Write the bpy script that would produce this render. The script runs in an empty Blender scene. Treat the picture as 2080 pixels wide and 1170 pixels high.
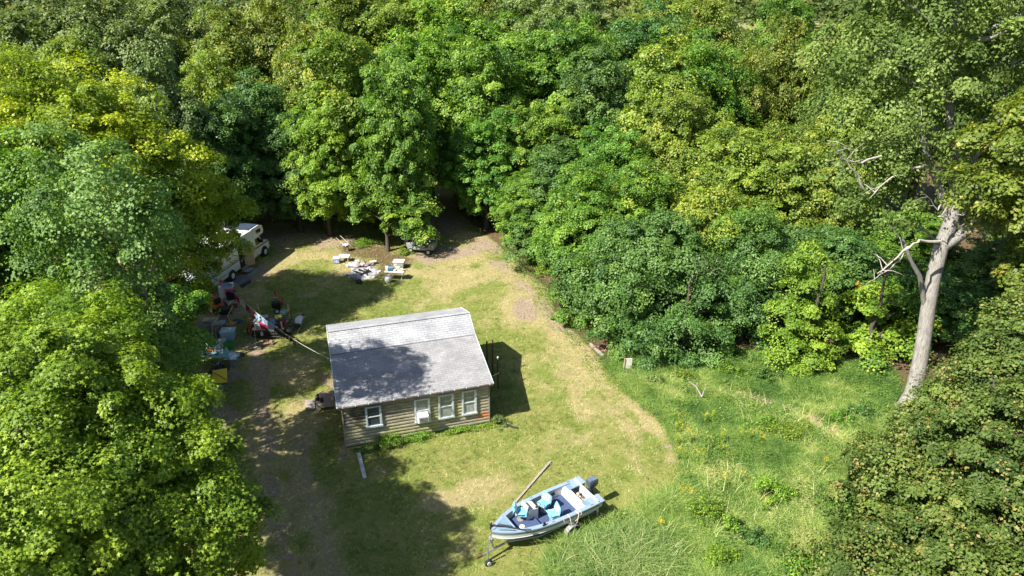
import bpy, bmesh, math, random
import numpy as np
from mathutils import Vector, Matrix
R=math.radians
scene=bpy.context.scene
# ------------------------------------------------------------------ camera
CAMH=22.0; PITCH=25.31; FPX=1444.0
cam=bpy.data.cameras.new('camera'); camo=bpy.data.objects.new('camera',cam); scene.collection.objects.link(camo)
camo.location=(0,0,CAMH); camo.rotation_euler=(R(90-PITCH),0,0)
cam.sensor_width=36; cam.lens=FPX/2080*36; cam.clip_start=0.5; cam.clip_end=3000
scene.camera=camo
# ------------------------------------------------------------------ sky and sun
SUNV=Vector((-.75,-.50,1)).normalized()      # towards the sun (shadows measured on the lawn)
w=bpy.data.worlds.new('World'); scene.world=w; w.use_nodes=True
nt=w.node_tree; nt.nodes.clear()
sky=nt.nodes.new('ShaderNodeTexSky'); sky.sky_type='NISHITA'; sky.sun_disc=False
sky.sun_elevation=math.asin(SUNV.z); sky.sun_rotation=math.atan2(SUNV.x,SUNV.y)
bg=nt.nodes.new('ShaderNodeBackground'); bg.inputs[1].default_value=0.072
wo=nt.nodes.new('ShaderNodeOutputWorld'); nt.links.new(sky.outputs[0],bg.inputs[0]); nt.links.new(bg.outputs[0],wo.inputs[0])
sl=bpy.data.lights.new('sun','SUN'); sl.energy=5.0; sl.angle=R(.5); sl.color=(1,.95,.86)
so=bpy.data.objects.new('sun',sl); scene.collection.objects.link(so)
so.rotation_euler=(-SUNV).to_track_quat('-Z','Y').to_euler(); so.location=(-40,-10,60)
vs=scene.view_settings; vs.view_transform='Standard'; vs.look='None'; vs.gamma=1; vs.exposure=1.28
scene.cycles.max_bounces=6; scene.cycles.diffuse_bounces=3; scene.cycles.transmission_bounces=4; scene.cycles.transparent_max_bounces=4
scene.cycles.caustics_reflective=False; scene.cycles.caustics_refractive=False
# ------------------------------------------------------------------ helpers
rng=np.random.default_rng(7); rnd=random.Random(5)
_p=R(PITCH); CF=np.array([0,math.cos(_p),-math.sin(_p)]); CU=np.array([0,math.sin(_p),math.cos(_p)]); CR=np.array([1.,0,0])
def ray(x,y): return CF*FPX+CR*(x-1040)-CU*(y-585)
def gp(x,y,z=0):
    d=ray(x,y); t=(z-CAMH)/d[2]; return Vector((d[0]*t,d[1]*t,z))
def dp(x,y,D):
    d=ray(x,y); t=D/d[1]; return Vector((d[0]*t,D,CAMH+d[2]*t))
def link(o): scene.collection.objects.link(o); return o
def tag(o,label=None,cat=None,group=None,kind=None):
    if label: o['label']=label
    if cat: o['category']=cat
    if group: o['group']=group
    if kind: o['kind']=kind
    return o
def thing(name,label,cat,loc=(0,0,0),rz=0,group=None,rot=None):
    o=bpy.data.objects.new(name,None); link(o); o.location=loc
    o.rotation_euler=rot if rot else (0,0,rz); o.empty_display_size=.2
    return tag(o,label,cat,group)
class MB:
    def __init__(s): s.v=[]; s.f=[]; s.smooth=False
    def add(s,vs,fs):
        n=len(s.v); s.v+= [tuple(map(float,q)) for q in vs]; s.f+=[tuple(i+n for i in f) for f in fs]; return s
    def box(s,c,size,rot=None,bev=.0,taper=1.0):
        bm=bmesh.new(); bmesh.ops.create_cube(bm,size=1)
        for q in bm.verts:
            k=taper if q.co.z<0 else 1
            q.co=Vector((q.co.x*size[0]*k,q.co.y*size[1]*k,q.co.z*size[2]))
        if bev>0: bmesh.ops.bevel(bm,geom=bm.edges[:],offset=bev,segments=2,affect='EDGES',profile=.6)
        M=Matrix.Translation(c)
        if rot is not None:
            from mathutils import Euler
            M=M@Euler(rot).to_matrix().to_4x4()
        bm.verts.index_update()
        s.add([M@q.co for q in bm.verts],[[q.index for q in f.verts] for f in bm.faces]); bm.free(); return s
    def tube(s,pts,rad,n=8,cap=True,squash=None):
        pts=[Vector(p) for p in pts]; m=len(pts)
        if not hasattr(rad,'__len__'): rad=[rad]*m
        vs=[];fs=[]; up=None
        for i,p in enumerate(pts):
            d=(pts[min(i+1,m-1)]-pts[max(i-1,0)])
            if d.length<1e-9: d=Vector((0,0,1))
            d.normalize()
            if up is None: up=Vector((0,0,1)) if abs(d.z)<.9 else Vector((1,0,0))
            a=d.cross(up).normalized(); b=a.cross(d).normalized(); up=b
            for k in range(n):
                t=2*math.pi*k/n; vs.append(p+(a*math.cos(t)+b*math.sin(t))*rad[i])
        for i in range(m-1):
            for k in range(n):
                q=(k+1)%n; fs.append((i*n+k,i*n+q,(i+1)*n+q,(i+1)*n+k))
        if cap: fs.append(tuple(range(n))[::-1]); fs.append(tuple((m-1)*n+k for k in range(n)))
        return s.add(vs,fs)
    def lathe(s,c,prof,n=20,axis='z',closed=True):
        vs=[];fs=[];c=Vector(c)
        for r_,z in prof:
            for k in range(n):
                t=2*math.pi*k/n
                q=(r_*math.cos(t),r_*math.sin(t),z)
                if axis=='y': q=(q[0],q[2],q[1])
                if axis=='x': q=(q[2],q[0],q[1])
                vs.append(c+Vector(q))
        for i in range(len(prof)-1):
            for k in range(n):
                q=(k+1)%n; fs.append((i*n+k,i*n+q,(i+1)*n+q,(i+1)*n+k))
        if closed: fs.append(tuple(range(n))[::-1]); fs.append(tuple((len(prof)-1)*n+k for k in range(n)))
        return s.add(vs,fs)
    def prism(s,poly,a,b,axis='y'):
        # poly: list of (u,v); extruded from a to b along axis
        def P(u,v,t): return {'y':(u,t,v),'x':(t,u,v),'z':(u,v,t)}[axis]
        n=len(poly); vs=[P(u,v,a) for u,v in poly]+[P(u,v,b) for u,v in poly]
        fs=[tuple(range(n)),tuple(range(n,2*n))[::-1]]+[(i,(i+1)%n,n+(i+1)%n,n+i) for i in range(n)]
        return s.add(vs,fs)
    def build(s,name,m,parent=None,smooth=False,loc=None,rot=None,fixn=True):
        me=bpy.data.meshes.new(name); me.from_pydata(s.v,[],s.f); me.validate()
        if fixn:
            bm=bmesh.new(); bm.from_mesh(me); bmesh.ops.recalc_face_normals(bm,faces=bm.faces[:]); bm.to_mesh(me); bm.free()
        me.materials.append(m)
        if smooth:
            me.polygons.foreach_set('use_smooth',[True]*len(me.polygons))
            try: me.set_sharp_from_angle(angle=R(40))
            except Exception: pass
        o=bpy.data.objects.new(name,me); link(o)
        if parent: o.parent=parent
        if loc is not None: o.location=loc
        if rot is not None: o.rotation_euler=rot
        return o
# ------------------------------------------------------------------ materials
MC={}
def _nodes(name):
    m=bpy.data.materials.new(name); m.use_nodes=True; t=m.node_tree; b=t.nodes['Principled BSDF']; return m,t,b
def mat(name,col,rough=.6,metal=0,var=.25,scale=6,bump=.0,col2=None,emit=None,trans=0,spec=.4,stretch=None):
    if name in MC: return MC[name]
    m,t,b=_nodes(name); L=t.links
    tc=t.nodes.new('ShaderNodeTexCoord'); src=tc.outputs['Object']
    if stretch:
        mp=t.nodes.new('ShaderNodeMapping'); mp.inputs['Scale'].default_value=stretch; L.new(src,mp.inputs[0]); src=mp.outputs[0]
    n=t.nodes.new('ShaderNodeTexNoise'); n.inputs['Scale'].default_value=scale; n.inputs['Detail'].default_value=6; n.inputs['Roughness'].default_value=.65
    L.new(src,n.inputs['Vector'])
    r=t.nodes.new('ShaderNodeValToRGB'); r.color_ramp.elements[0].position=.3; r.color_ramp.elements[1].position=.7
    c2=col2 or tuple(min(1,c*(1+var)) for c in col); c1=tuple(c*(1-var) for c in col) if not col2 else col
    r.color_ramp.elements[0].color=(*c1,1); r.color_ramp.elements[1].color=(*c2,1)
    L.new(n.outputs['Fac'],r.inputs[0]); L.new(r.outputs[0],b.inputs['Base Color'])
    b.inputs['Roughness'].default_value=rough; b.inputs['Metallic'].default_value=metal; b.inputs['Specular IOR Level'].default_value=spec
    if trans: b.inputs['Transmission Weight'].default_value=trans
    if bump:
        bp=t.nodes.new('ShaderNodeBump'); bp.inputs['Strength'].default_value=bump; bp.inputs['Distance'].default_value=.02
        L.new(n.outputs['Fac'],bp.inputs['Height']); L.new(bp.outputs[0],b.inputs['Normal'])
    MC[name]=m; return m
def leafmat(name,stops,trans=.35,rough=.5,spec=.35,hue=.018,val=.22):
    """per-leaf hue from the tint each leaf was born with, plus a slow drift through the crown"""
    m,t,b=_nodes(name); L=t.links
    a=t.nodes.new('ShaderNodeAttribute'); a.attribute_name='tint'
    r=t.nodes.new('ShaderNodeValToRGB'); cr=r.color_ramp
    while len(cr.elements)<len(stops): cr.elements.new(.5)
    for e,(p,c) in zip(cr.elements,stops): e.position=p; e.color=(*c,1)
    L.new(a.outputs['Fac'],r.inputs[0])
    oi=t.nodes.new('ShaderNodeObjectInfo')
    hs=t.nodes.new('ShaderNodeHueSaturation')
    mr=t.nodes.new('ShaderNodeMapRange'); mr.inputs[3].default_value=.5-hue/2; mr.inputs[4].default_value=.5+hue/2
    L.new(oi.outputs['Random'],mr.inputs[0]); L.new(mr.outputs[0],hs.inputs['Hue'])
    ml=t.nodes.new('ShaderNodeMath'); ml.operation='MULTIPLY'; ml.inputs[1].default_value=7.31
    fr=t.nodes.new('ShaderNodeMath'); fr.operation='FRACT'
    L.new(oi.outputs['Random'],ml.inputs[0]); L.new(ml.outputs[0],fr.inputs[0])
    mv=t.nodes.new('ShaderNodeMapRange'); mv.inputs[3].default_value=1-val/2; mv.inputs[4].default_value=1+val/2
    L.new(fr.outputs[0],mv.inputs[0]); L.new(mv.outputs[0],hs.inputs['Value'])
    L.new(r.outputs[0],hs.inputs['Color'])
    b.inputs['Roughness'].default_value=rough; b.inputs['Specular IOR Level'].default_value=spec
    L.new(hs.outputs[0],b.inputs['Base Color'])
    tr=t.nodes.new('ShaderNodeBsdfTranslucent')
    g=t.nodes.new('ShaderNodeMix'); g.data_type='RGBA'; g.blend_type='MULTIPLY'; g.inputs[0].default_value=1
    L.new(hs.outputs[0],g.inputs[6]); g.inputs[7].default_value=(1.36,1.42,.45,1)
    L.new(g.outputs[2],tr.inputs[0])
    mx=t.nodes.new('ShaderNodeMixShader'); mx.inputs[0].default_value=trans
    L.new(b.outputs[0],mx.inputs[1]); L.new(tr.outputs[0],mx.inputs[2])
    L.new(mx.outputs[0],t.nodes['Material Output'].inputs[0]); MC[name]=m; return m
def pal(d,mid,l,acc=None,at=.9,mul=1.62):
    f=lambda c: tuple(x*mul for x in c)
    s=[(0,f(d)),(.45,f(mid)),(.8,f(l))]
    if acc: s+=[(at,f(l)),(min(1,at+.03),f(acc))]
    return s
PAL=dict(
 yellow=leafmat('leaves_yellowing_maple',pal((.062,.112,.010),(.145,.210,.013),(.270,.312,.022)),.44),
 bright=leafmat('leaves_bright_maple',pal((.052,.100,.010),(.118,.188,.014),(.215,.280,.024)),.42),
 lime=leafmat('leaves_lime_maple',pal((.050,.105,.012),(.110,.190,.020),(.205,.285,.034)),.42),
 ygreen=leafmat('leaves_yellow_green',pal((.042,.095,.012),(.095,.170,.018),(.200,.265,.026),(.28,.26,.04),.95),.4),
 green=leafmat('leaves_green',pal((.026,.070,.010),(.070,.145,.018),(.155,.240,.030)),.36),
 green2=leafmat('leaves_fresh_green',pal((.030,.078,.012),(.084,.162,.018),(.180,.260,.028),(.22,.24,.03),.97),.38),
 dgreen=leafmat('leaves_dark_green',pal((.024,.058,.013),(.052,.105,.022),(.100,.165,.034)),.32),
 blue=leafmat('leaves_blue_green',pal((.027,.068,.018),(.060,.122,.028),(.115,.190,.042)),.34),
 poplar=leafmat('leaves_poplar',pal((.036,.080,.018),(.080,.150,.036),(.155,.235,.070),(.18,.25,.09),.97),.34,.55,.2),
 oak=leafmat('leaves_oak',pal((.034,.064,.014),(.078,.125,.028),(.140,.195,.048),(.17,.21,.07),.97),.34,.55,.2),
 olive=leafmat('leaves_olive',pal((.045,.080,.012),(.105,.155,.018),(.185,.225,.028),(.24,.22,.04),.96),.36),
 gold=leafmat('leaves_golden_olive',pal((.044,.070,.012),(.098,.138,.018),(.170,.205,.032),(.23,.20,.045),.95),.36),
 greyg=leafmat('leaves_grey_green',pal((.040,.070,.020),(.085,.128,.034),(.150,.195,.060)),.32),
 linden=leafmat('leaves_seeding_linden',pal((.028,.052,.012),(.062,.098,.020),(.125,.160,.034),(.18,.155,.05),.92),.32,.55,.22),
 ash=leafmat('leaves_ash',pal((.055,.110,.012),(.118,.200,.022),(.210,.290,.035)),.42),
)
bark=mat('bark',(.075,.060,.045),.9,0,.4,5,.6,stretch=(3,3,.6))
barkpale=mat('bark_pale',(.115,.105,.092),.9,0,.35,5,1.0,col2=(.37,.35,.32),stretch=(4.5,4.5,.40))
deadwood=mat('dead_wood',(.36,.33,.29),.9,0,.3,8,.4)
# ------------------------------------------------------------------ foliage machinery
def rawmesh(name,V,quads=None,tint=None,mat_=None,tris=None):
    me=bpy.data.meshes.new(name); V=np.asarray(V,np.float32)
    F=quads if quads is not None else tris; k=F.shape[1]; nf=len(F)
    me.vertices.add(len(V)); me.vertices.foreach_set('co',V.ravel())
    me.loops.add(nf*k); me.loops.foreach_set('vertex_index',F.astype(np.int32).ravel())
    me.polygons.add(nf); me.polygons.foreach_set('loop_start',np.arange(0,nf*k,k,dtype=np.int32))
    try: me.polygons.foreach_set('loop_total',np.full(nf,k,np.int32))
    except Exception: pass
    if tint is not None:
        a=me.attributes.new('tint','FLOAT','FACE'); a.data.foreach_set('value',np.asarray(tint,np.float32))
    me.update(calc_edges=True)
    if mat_: me.materials.append(mat_)
    return me
def norm(a): return a/np.maximum(np.linalg.norm(a,axis=-1,keepdims=True),1e-9)
def leafquads(C,N,size,aspect=.8,fold=.18,g=rng):
    n=len(C); t=norm(np.cross(N,g.normal(size=(n,3)))); b=np.cross(N,t)
    s=size[:,None]; L=t*s*.5; W=b*s*.5*aspect; up=N*s*fold*.5
    V=np.stack([C+L-up,C+W+up*.5-L*.15,C-L-up,C-W+up*.5-L*.15],1).reshape(-1,3)
    return V,np.arange(4*n).reshape(n,4)
def crown(seed,lobes,rc=1.0,sp=10,lv=45,leaf=.15,flat=.80,gap=.72,fill=.25,droop=.0,aspect=.8,spread=.30,maxc=400,upb=.55,inner=.62,star=False):
    """lobes: (x,y,z,rx,ry,rz). clumps ride on the lobes' shells, sprays on each clump, leaves on each spray"""
    g=np.random.default_rng(seed); lob=np.array(lobes,float)
    vol=np.prod(lob[:,3:],1)**(2/3); pr=vol/vol.sum(); cl=[];cd=[]
    tries=0
    while len(cl)<maxc and tries<maxc*40:
        tries+=1
        l=lob[g.choice(len(lob),p=pr)]; d=norm(g.normal(size=3)); 
        if d[2]<-.75: continue
        infl=1+.16*math.sin(3*d[0]+seed)+.15*math.sin(4.3*d[1]+2*seed+2*d[2])
        f=(g.uniform(.66,1.0)+(.0 if g.random()>.22 else g.uniform(.05,.22)))*infl if g.random()>fill else g.uniform(.2,inner)
        q=l[:3]+d*l[3:]*f
        ok=True
        for m in lob:
            if m is not l and np.sum(((q-m[:3])/m[3:])**2)<inner**2*.8 and f>inner: ok=False;break
        if not ok or q[2]<.4: continue
        if cl and np.min(np.sum(((np.array(cl)-q)*[1,1,1.25])**2,1))<(gap*2.05*rc)**2: continue
        cl.append(q); cd.append(norm(q-l[:3]) if f>inner else np.array([0,0,1.]))
    cl=np.array(cl); cd=np.array(cd); nc=len(cl)
    cr=rc*np.exp(g.normal(0,.34,nc))*1.0
    # sprays
    sp=int(sp*1.7)
    d=g.normal(size=(nc,sp,3)); d=norm(d); d[...,2]=np.abs(d[...,2])*.95-.22
    d=norm(d+cd[:,None,:]*.45)
    sc=cl[:,None,:]+d*cr[:,None,None]*np.array([1,1,flat])*g.uniform(.45,1.2,(nc,sp,1))
    sn=norm(d+np.array([0,0,upb]))
    ct=g.normal(.0,.15,(nc,1)); st=ct+g.normal(0,.07,(nc,sp))
    lvn=lv
    P=g.normal(size=(nc,sp,lvn,3)); P=P/np.maximum(1,np.linalg.norm(P,axis=-1,keepdims=True)/1.6)
    srad=cr[:,None,None,None]*spread*g.uniform(.7,1.3,(nc,sp,1,1))
    P=P-sn[:,:,None,:]*np.sum(P*sn[:,:,None,:],-1,keepdims=True)*.62
    C=sc[:,:,None,:]+P*srad
    C[...,2]-=droop*np.sum(P[...,:2]**2,-1)*srad[...,0]
    N=norm(sn[:,:,None,:]+g.normal(size=C.shape)*.29)
    T=np.clip(.42+st[:,:,None]+g.normal(0,.11,(nc,sp,lvn)),0,.86)
    C=C.reshape(-1,3);N=N.reshape(-1,3);T=T.ravel(); n=len(C)
    acc=g.random((nc,sp,1))<.10; A=(g.random((nc,sp,lvn))<np.where(acc,.5,.03)).ravel(); T[A]=.985
    k=C[:,2]>.15; C,N,T=C[k],N[k],T[k]; n=len(C)
    sz=leaf*g.uniform(.65,1.3,n)
    if star:   # lobed maple leaf: two crossed narrow blades
        t=norm(np.cross(N,g.normal(size=(n,3)))); b=np.cross(N,t); s_=sz[:,None]*.5; q=[]
        for u,v in ((t,b),(b,-t)):
            q.append(np.stack([C+u*s_-N*s_*.12,C+v*s_*.42,C-u*s_-N*s_*.12,C-v*s_*.42],1))
        V=np.concatenate(q,1).reshape(-1,3); return V,np.arange(8*n).reshape(-1,4),np.repeat(T,2),cl
    V,F=leafquads(C,N,sz,aspect,g=g)
    return V,F,T,cl
def limbs(mb,base,top,r0,cl,seed,nl=16,pw=.6,bend=.5):
    g=random.Random(seed); base=Vector(base); top=Vector(top)
    pts=[];m=8
    for i in range(m+1):
        t=i/m; p=base.lerp(top,t); p+=Vector((g.uniform(-1,1),g.uniform(-1,1),0))*bend*.18*(1 if 0<i<m else 0); pts.append(p)
    rad=[r0*(1.35 if i==0 else 1)*(1-.85*(i/m))**.8 +.02 for i in range(m+1)]
    mb.tube(pts,rad,10)
    if len(cl)==0: return mb
    idx=list(range(len(cl))); g.shuffle(idx)
    for j in idx[:nl]:
        e=Vector(cl[j]); 
        zt=max(.22,min(.9,((e.z-base.z)/(top.z-base.z+1e-6))*.72)); k=zt*m; a=pts[int(k)].lerp(pts[min(m,int(k)+1)],k-int(k))
        rr=r0*(1-.85*zt)**.8*.45+.015
        mid=a.lerp(e,.45)+Vector((g.uniform(-.3,.3),g.uniform(-.3,.3),g.uniform(.1,.6))); mid2=a.lerp(e,.75)+Vector((g.uniform(-.2,.2),g.uniform(-.2,.2),g.uniform(0,.4)))
        mb.tube([a,mid,mid2,e],[rr,rr*.7,rr*.45,.012],5,False)
    return mb
def autolobes(seed,H,Rr,z0,shape='round'):
    g=random.Random(seed); L=[]
    zc=(z0+H)/2; hz=(H-z0)/2
    if shape=='round':
        L.append((0,0,zc,Rr*.70,Rr*.70,hz*.88))
        for k in range(7):
            a=k*2*math.pi/7+g.uniform(-.4,.4); rr=g.uniform(.42,.6)*Rr; z=z0+(H-z0)*g.uniform(.25,.62); s=g.uniform(.30,.44)*Rr
            L.append((rr*math.cos(a),rr*math.sin(a),z,s,s,s*g.uniform(.75,1.1)))
        for k in range(3):
            a=g.uniform(0,6.28); rr=g.uniform(.1,.35)*Rr; s=g.uniform(.3,.4)*Rr
            L.append((rr*math.cos(a),rr*math.sin(a),H-s*.95-g.uniform(0,.12)*H,s,s,s))
    else: # tall
        for k in range(6):
            t=k/5; z=z0+(H-z0)*(.12+.74*t); s=Rr*(1-.55*t)*g.uniform(.75,1)
            L.append((g.uniform(-.2,.2)*Rr,g.uniform(-.2,.2)*Rr,z,s,s,(H-z0)*.2))
        for k in range(5):
            a=g.uniform(0,6.28); z=z0+(H-z0)*g.uniform(.1,.6); s=Rr*.38
            L.append((Rr*.55*math.cos(a),Rr*.55*math.sin(a),z,s,s,s))
    return L
CROWNS={}
def tree(name,label,cat,loc,H,Rr,p,seed,group=None,z0=None,shape='round',proto=None,r0=None,rz=None,bk=None,lobes=None,top=None,**kw):
    t=thing(name,label,cat,(loc[0],loc[1],0),0,group)
    if rz is None: rz=0
    if proto is not None:
        key,H0,R0=proto
        cm,tm=CROWNS[key]
        sx=Rr/R0; sz=H/H0
        c=bpy.data.objects.new('crown',cm[p] if isinstance(cm,dict) and p in cm else cm['_']); 
        if c.data.materials[0]!=PAL[p]:
            me=cm['_'].copy(); me.materials.clear(); me.materials.append(PAL[p]); cm[p]=me; c.data=me
        link(c); c.parent=t; c.scale=(sx,sx,sz); c.rotation_euler=(0,0,rz)
        k=bpy.data.objects.new('trunk',tm); link(k); k.parent=t; k.scale=(sx,sx,sz); k.rotation_euler=(0,0,rz)
        return t
    z0=.14*H if z0 is None else z0
    L=lobes or autolobes(seed,H,Rr,z0,shape)
    V,F,T,cl=crown(seed,L,**kw)
    o=bpy.data.objects.new('crown',rawmesh('crown',V,F,T,PAL[p])); link(o); o.parent=t
    mb=limbs(MB(),(0,0,-.1),top or (rnd.uniform(-.3,.3),rnd.uniform(-.3,.3),H*.86),r0 or .024*H,cl,seed)
    mb.build('trunk',bk or bark,t,True,fixn=False)
    return t
def makeproto(key,seed,H,Rr,z0,shape='round',**kw):
    V,F,T,cl=crown(seed,autolobes(seed,H,Rr,z0,shape),**kw)
    me=rawmesh('crown',V,F,T,PAL['green'])
    mb=limbs(MB(),(0,0,-.1),(.2,.1,H*.86),.022*H,cl,seed,20)
    o=mb.build('trunk',bark,None,True,fixn=False); tm=o.data; bpy.data.objects.remove(o)
    CROWNS[key]=({'_':me,'green':me},tm)
# ------------------------------------------------------------------ ground
def vnoise(X,Y,s,seed):
    g=np.random.default_rng(seed); G=g.random((64,64)); x=X/s; y=Y/s
    xi=np.floor(x).astype(int); yi=np.floor(y).astype(int); fx=x-xi; fy=y-yi; fx=fx*fx*(3-2*fx); fy=fy*fy*(3-2*fy)
    q=lambda a,b: G[a%64,b%64]
    return (q(xi,yi)*(1-fx)+q(xi+1,yi)*fx)*(1-fy)+(q(xi,yi+1)*(1-fx)+q(xi+1,yi+1)*fx)*fy
def fbm(X,Y,s,seed,o=4): return sum(vnoise(X,Y,s/2**k,seed+k)*.5**k for k in range(o))/sum(.5**k for k in range(o))
def polymask(X,Y,poly,soft=.5):
    P=np.array([gp(*q)[:2] for q in poly]); n=len(P); ins=np.zeros(X.shape,bool); dist=np.full(X.shape,1e9)
    for i in range(n):
        a=P[i]; b=P[(i+1)%n]
        c=((a[1]>Y)!=(b[1]>Y))&(X<(b[0]-a[0])*(Y-a[1])/(b[1]-a[1]+1e-12)+a[0]); ins^=c
        d=b-a; t=np.clip(((X-a[0])*d[0]+(Y-a[1])*d[1])/(d@d),0,1)
        dist=np.minimum(dist,np.hypot(X-a[0]-t*d[0],Y-a[1]-t*d[1]))
    s=np.where(ins,dist,-dist); return np.clip(.5+s/(2*soft),0,1)
def strokes(X,Y,lst,seed=3):
    """lst: (px pts, radius m, amount)"""
    out=np.zeros(X.shape); wob=(fbm(X,Y,2.2,seed)-.5)*1.1
    for pts,r_,am in lst:
        P=[np.array(gp(*q)[:2]) for q in pts]
        if len(P)==1: P=P*2
        dist=np.full(X.shape,1e9)
        for a,b in zip(P[:-1],P[1:]):
            d=b-a; t=np.clip(((X-a[0])*d[0]+(Y-a[1])*d[1])/(d@d+1e-9),0,1)
            dist=np.minimum(dist,np.hypot(X-a[0]-t*d[0],Y-a[1]-t*d[1]))
        out=np.maximum(out,am*np.clip(1.25-(dist/r_+wob*1.5),0,1)*1.0)
    return out
LAWN=[(330,1250),(300,1000),(360,820),(380,700),(395,600),(440,480),(540,452),(640,448),(700,440),(800,430),(862,400),(885,340),(908,340),(930,430),(1010,495),(1110,585),(1130,640),(1185,690),(1232,745),(1262,790),(1340,850),(1380,920),(1375,985),(1320,1020),(1240,1050),(1190,1075),(1150,1100),(1110,1140),(1090,1250)]
MEADOW=[(1232,745),(1262,790),(1340,850),(1380,920),(1375,985),(1320,1020),(1240,1050),(1190,1075),(1150,1100),(1110,1140),(1080,1260),(2300,1260),(2300,860),(1840,800),(1800,748),(1560,722),(1400,740),(1290,722)]
DRY=[([(600,490),(700,490)],3.2,.8),([(520,560),(600,520)],2.0,.7),([(1000,540),(1080,590)],1.8,.8),([(960,480),(1040,520),(1110,580),(1120,640),(1180,690)],1.6,.95),([(900,540),(960,520)],2.2,.8),([(1060,600),(1080,640),(1150,680)],1.5,1),([(1190,700),(1230,780),(1300,830),(1360,900),(1370,940)],.8,.85),([(1150,710),(1220,800)],1.4,.62),([(960,990)],1.5,.75),([(900,1010),(1000,980)],1.1,.6),([(1050,650),(1120,700),(1160,720)],1.2,.45),
 ([(820,560),(960,560)],2.0,.75),([(690,560),(640,590)],1.5,.5),([(1170,790),(1200,840)],1.0,.5),([(950,900),(1010,880)],.8,.35),([(1180,900),(1260,960)],1.4,.35),([(1250,830),(1290,890),(1300,960)],.9,.5),([(760,960),(700,900)],1.1,.5),
 ([(520,700),(530,800),(540,950),(570,1080),(600,1180)],1.0,.85),([(600,740),(605,850),(620,1000),(680,1180)],1.0,.75),([(560,540),(500,620),(440,650)],1.8,.6),([(880,1080),(960,1120)],1.5,.3),([(700,520),(640,520)],1.6,.7),([(1000,560),(900,590)],1.2,.5),([(1330,930),(1360,870)],.6,.6),([(640,1100)],1.6,.6)]
DIRT=[([(520,700),(530,800),(545,950),(570,1080),(600,1180)],.55,.62),([(605,850),(625,1000),(680,1180)],.5,.5),([(1100,610),(1130,660)],1.0,.6),([(600,470),(560,500)],2.2,.6),([(1062,612),(1072,640)],.9,1),([(890,515),(990,505)],2.3,.85),([(1000,530),(1090,600)],1.0,.6),([(736,556)],1.8,.55),([(430,860),(430,780)],1.5,.95),([(440,1000),(420,930)],1.2,.8),([(1150,668),(1200,690)],.8,.7),([(700,905),(695,930)],.5,.6),([(770,955)],.6,.5),([(525,1000),(545,1060)],.5,.6),([(480,580),(520,552)],1.4,.7),([(430,690),(440,620),(470,570)],1.6,.75),([(1360,905)],.45,.6),([(690,790),(660,770)],.9,.6),([(616,600)],.6,.5),
 ([(560,480),(620,470),(680,490)],3,.6),([(900,470),(890,400)],2.2,.8)]
MDRY=[([(1440,960),(1500,940)],.8,.7),([(1350,800),(1440,800)],.6,.6),([(1600,960),(1640,1000)],.9,.6),([(1480,790),(1560,815)],.5,1.0),([(1590,822),(1620,830)],.35,.8),([(1655,848),(1690,875)],.7,1),([(1500,920),(1580,940)],1.4,.6),([(1440,830),(1380,860)],.8,.4),([(1640,1020),(1620,1100)],1.0,.6),([(1560,1120),(1600,1160)],1.3,.6),([(1640,890),(1700,930)],1.1,.5),([(1330,770),(1420,770)],.7,.5),([(1470,1030),(1500,1080)],1.0,.35),([(1400,880),(1450,860)],.5,.5)]
def fields(X,Y):
    lawn=polymask(X,Y,LAWN,.35); mead=polymask(X,Y,MEADOW,.4)*(1-lawn)
    field=((Y>95)&(X>25)).astype(float)
    dry=strokes(X,Y,DRY,3)*lawn+(strokes(X,Y,MDRY,9)*.95)*mead
    dry=np.clip(dry+ (fbm(X,Y,3.0,21)-.40)*1.0*lawn+(fbm(X,Y,.9,22)-.5)*.8*lawn+ (fbm(X,Y,1.6,31)-.5)*.55*mead,0,1)
    dirt=strokes(X,Y,DIRT,5)*lawn
    dirt=np.maximum(dirt,strokes(X,Y,MDRY[3:6],12)*.8*mead)
    litter=np.clip(1-lawn-mead-field,0,1)
    litter=np.maximum(litter,strokes(X,Y,[([(760,515),(800,540)],2.1,.75),([(720,500),(780,505)],1.6,.7),([(1235,715)],.9,.9)],8))
    ash=strokes(X,Y,[([(738,552)],1.35,1.0)],4)
    return lawn,mead,np.clip(dry,0,1),np.clip(dirt,0,1),litter,ash,field
def axis(a,b,st,lo,hi):
    fine=list(np.arange(a,b+1e-6,st)); s=st; x=b; out=[]
    while x<hi: s*=1.35; x+=s; out.append(x)
    s=st; x=a; pre=[]
    while x>lo: s*=1.35; x-=s; pre.append(x)
    return np.array(pre[::-1]+fine+out)
xs=axis(-26,26,.16,-900,900); ys=axis(14,66,.16,-500,1600)
GX,GY=np.meshgrid(xs,ys); nx,ny=len(xs),len(ys)
lawn,mead,dry,dirt,litter,ash,field=fields(GX,GY)
GZ=(fbm(GX,GY,5,77)-.5)*.10*np.clip(litter+mead,0,1)+(fbm(GX,GY,.7,78)-.5)*.03
GZ-= np.where((GY>90),np.clip((GY-90)*.0,0,1),0)
ii=np.arange(nx*ny).reshape(ny,nx)
F=np.stack([ii[:-1,:-1],ii[:-1,1:],ii[1:,1:],ii[1:,:-1]],-1).reshape(-1,4)
gm,t_,b_=_nodes('ground_soil'); L=t_.links
def N(k,**kw):
    n=t_.nodes.new(k)
    for a,v in kw.items(): setattr(n,a,v)
    return n
def att(a): n=N('ShaderNodeAttribute'); n.attribute_name=a; return n.outputs['Fac']
tc=N('ShaderNodeTexCoord')
def noise(s,d=6,r=.6,dist=0):
    n=N('ShaderNodeTexNoise'); n.inputs['Scale'].default_value=s; n.inputs['Detail'].default_value=d; n.inputs['Roughness'].default_value=r; n.inputs['Distortion'].default_value=dist
    L.new(tc.outputs['Object'],n.inputs['Vector']); return n.outputs['Fac']
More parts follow.
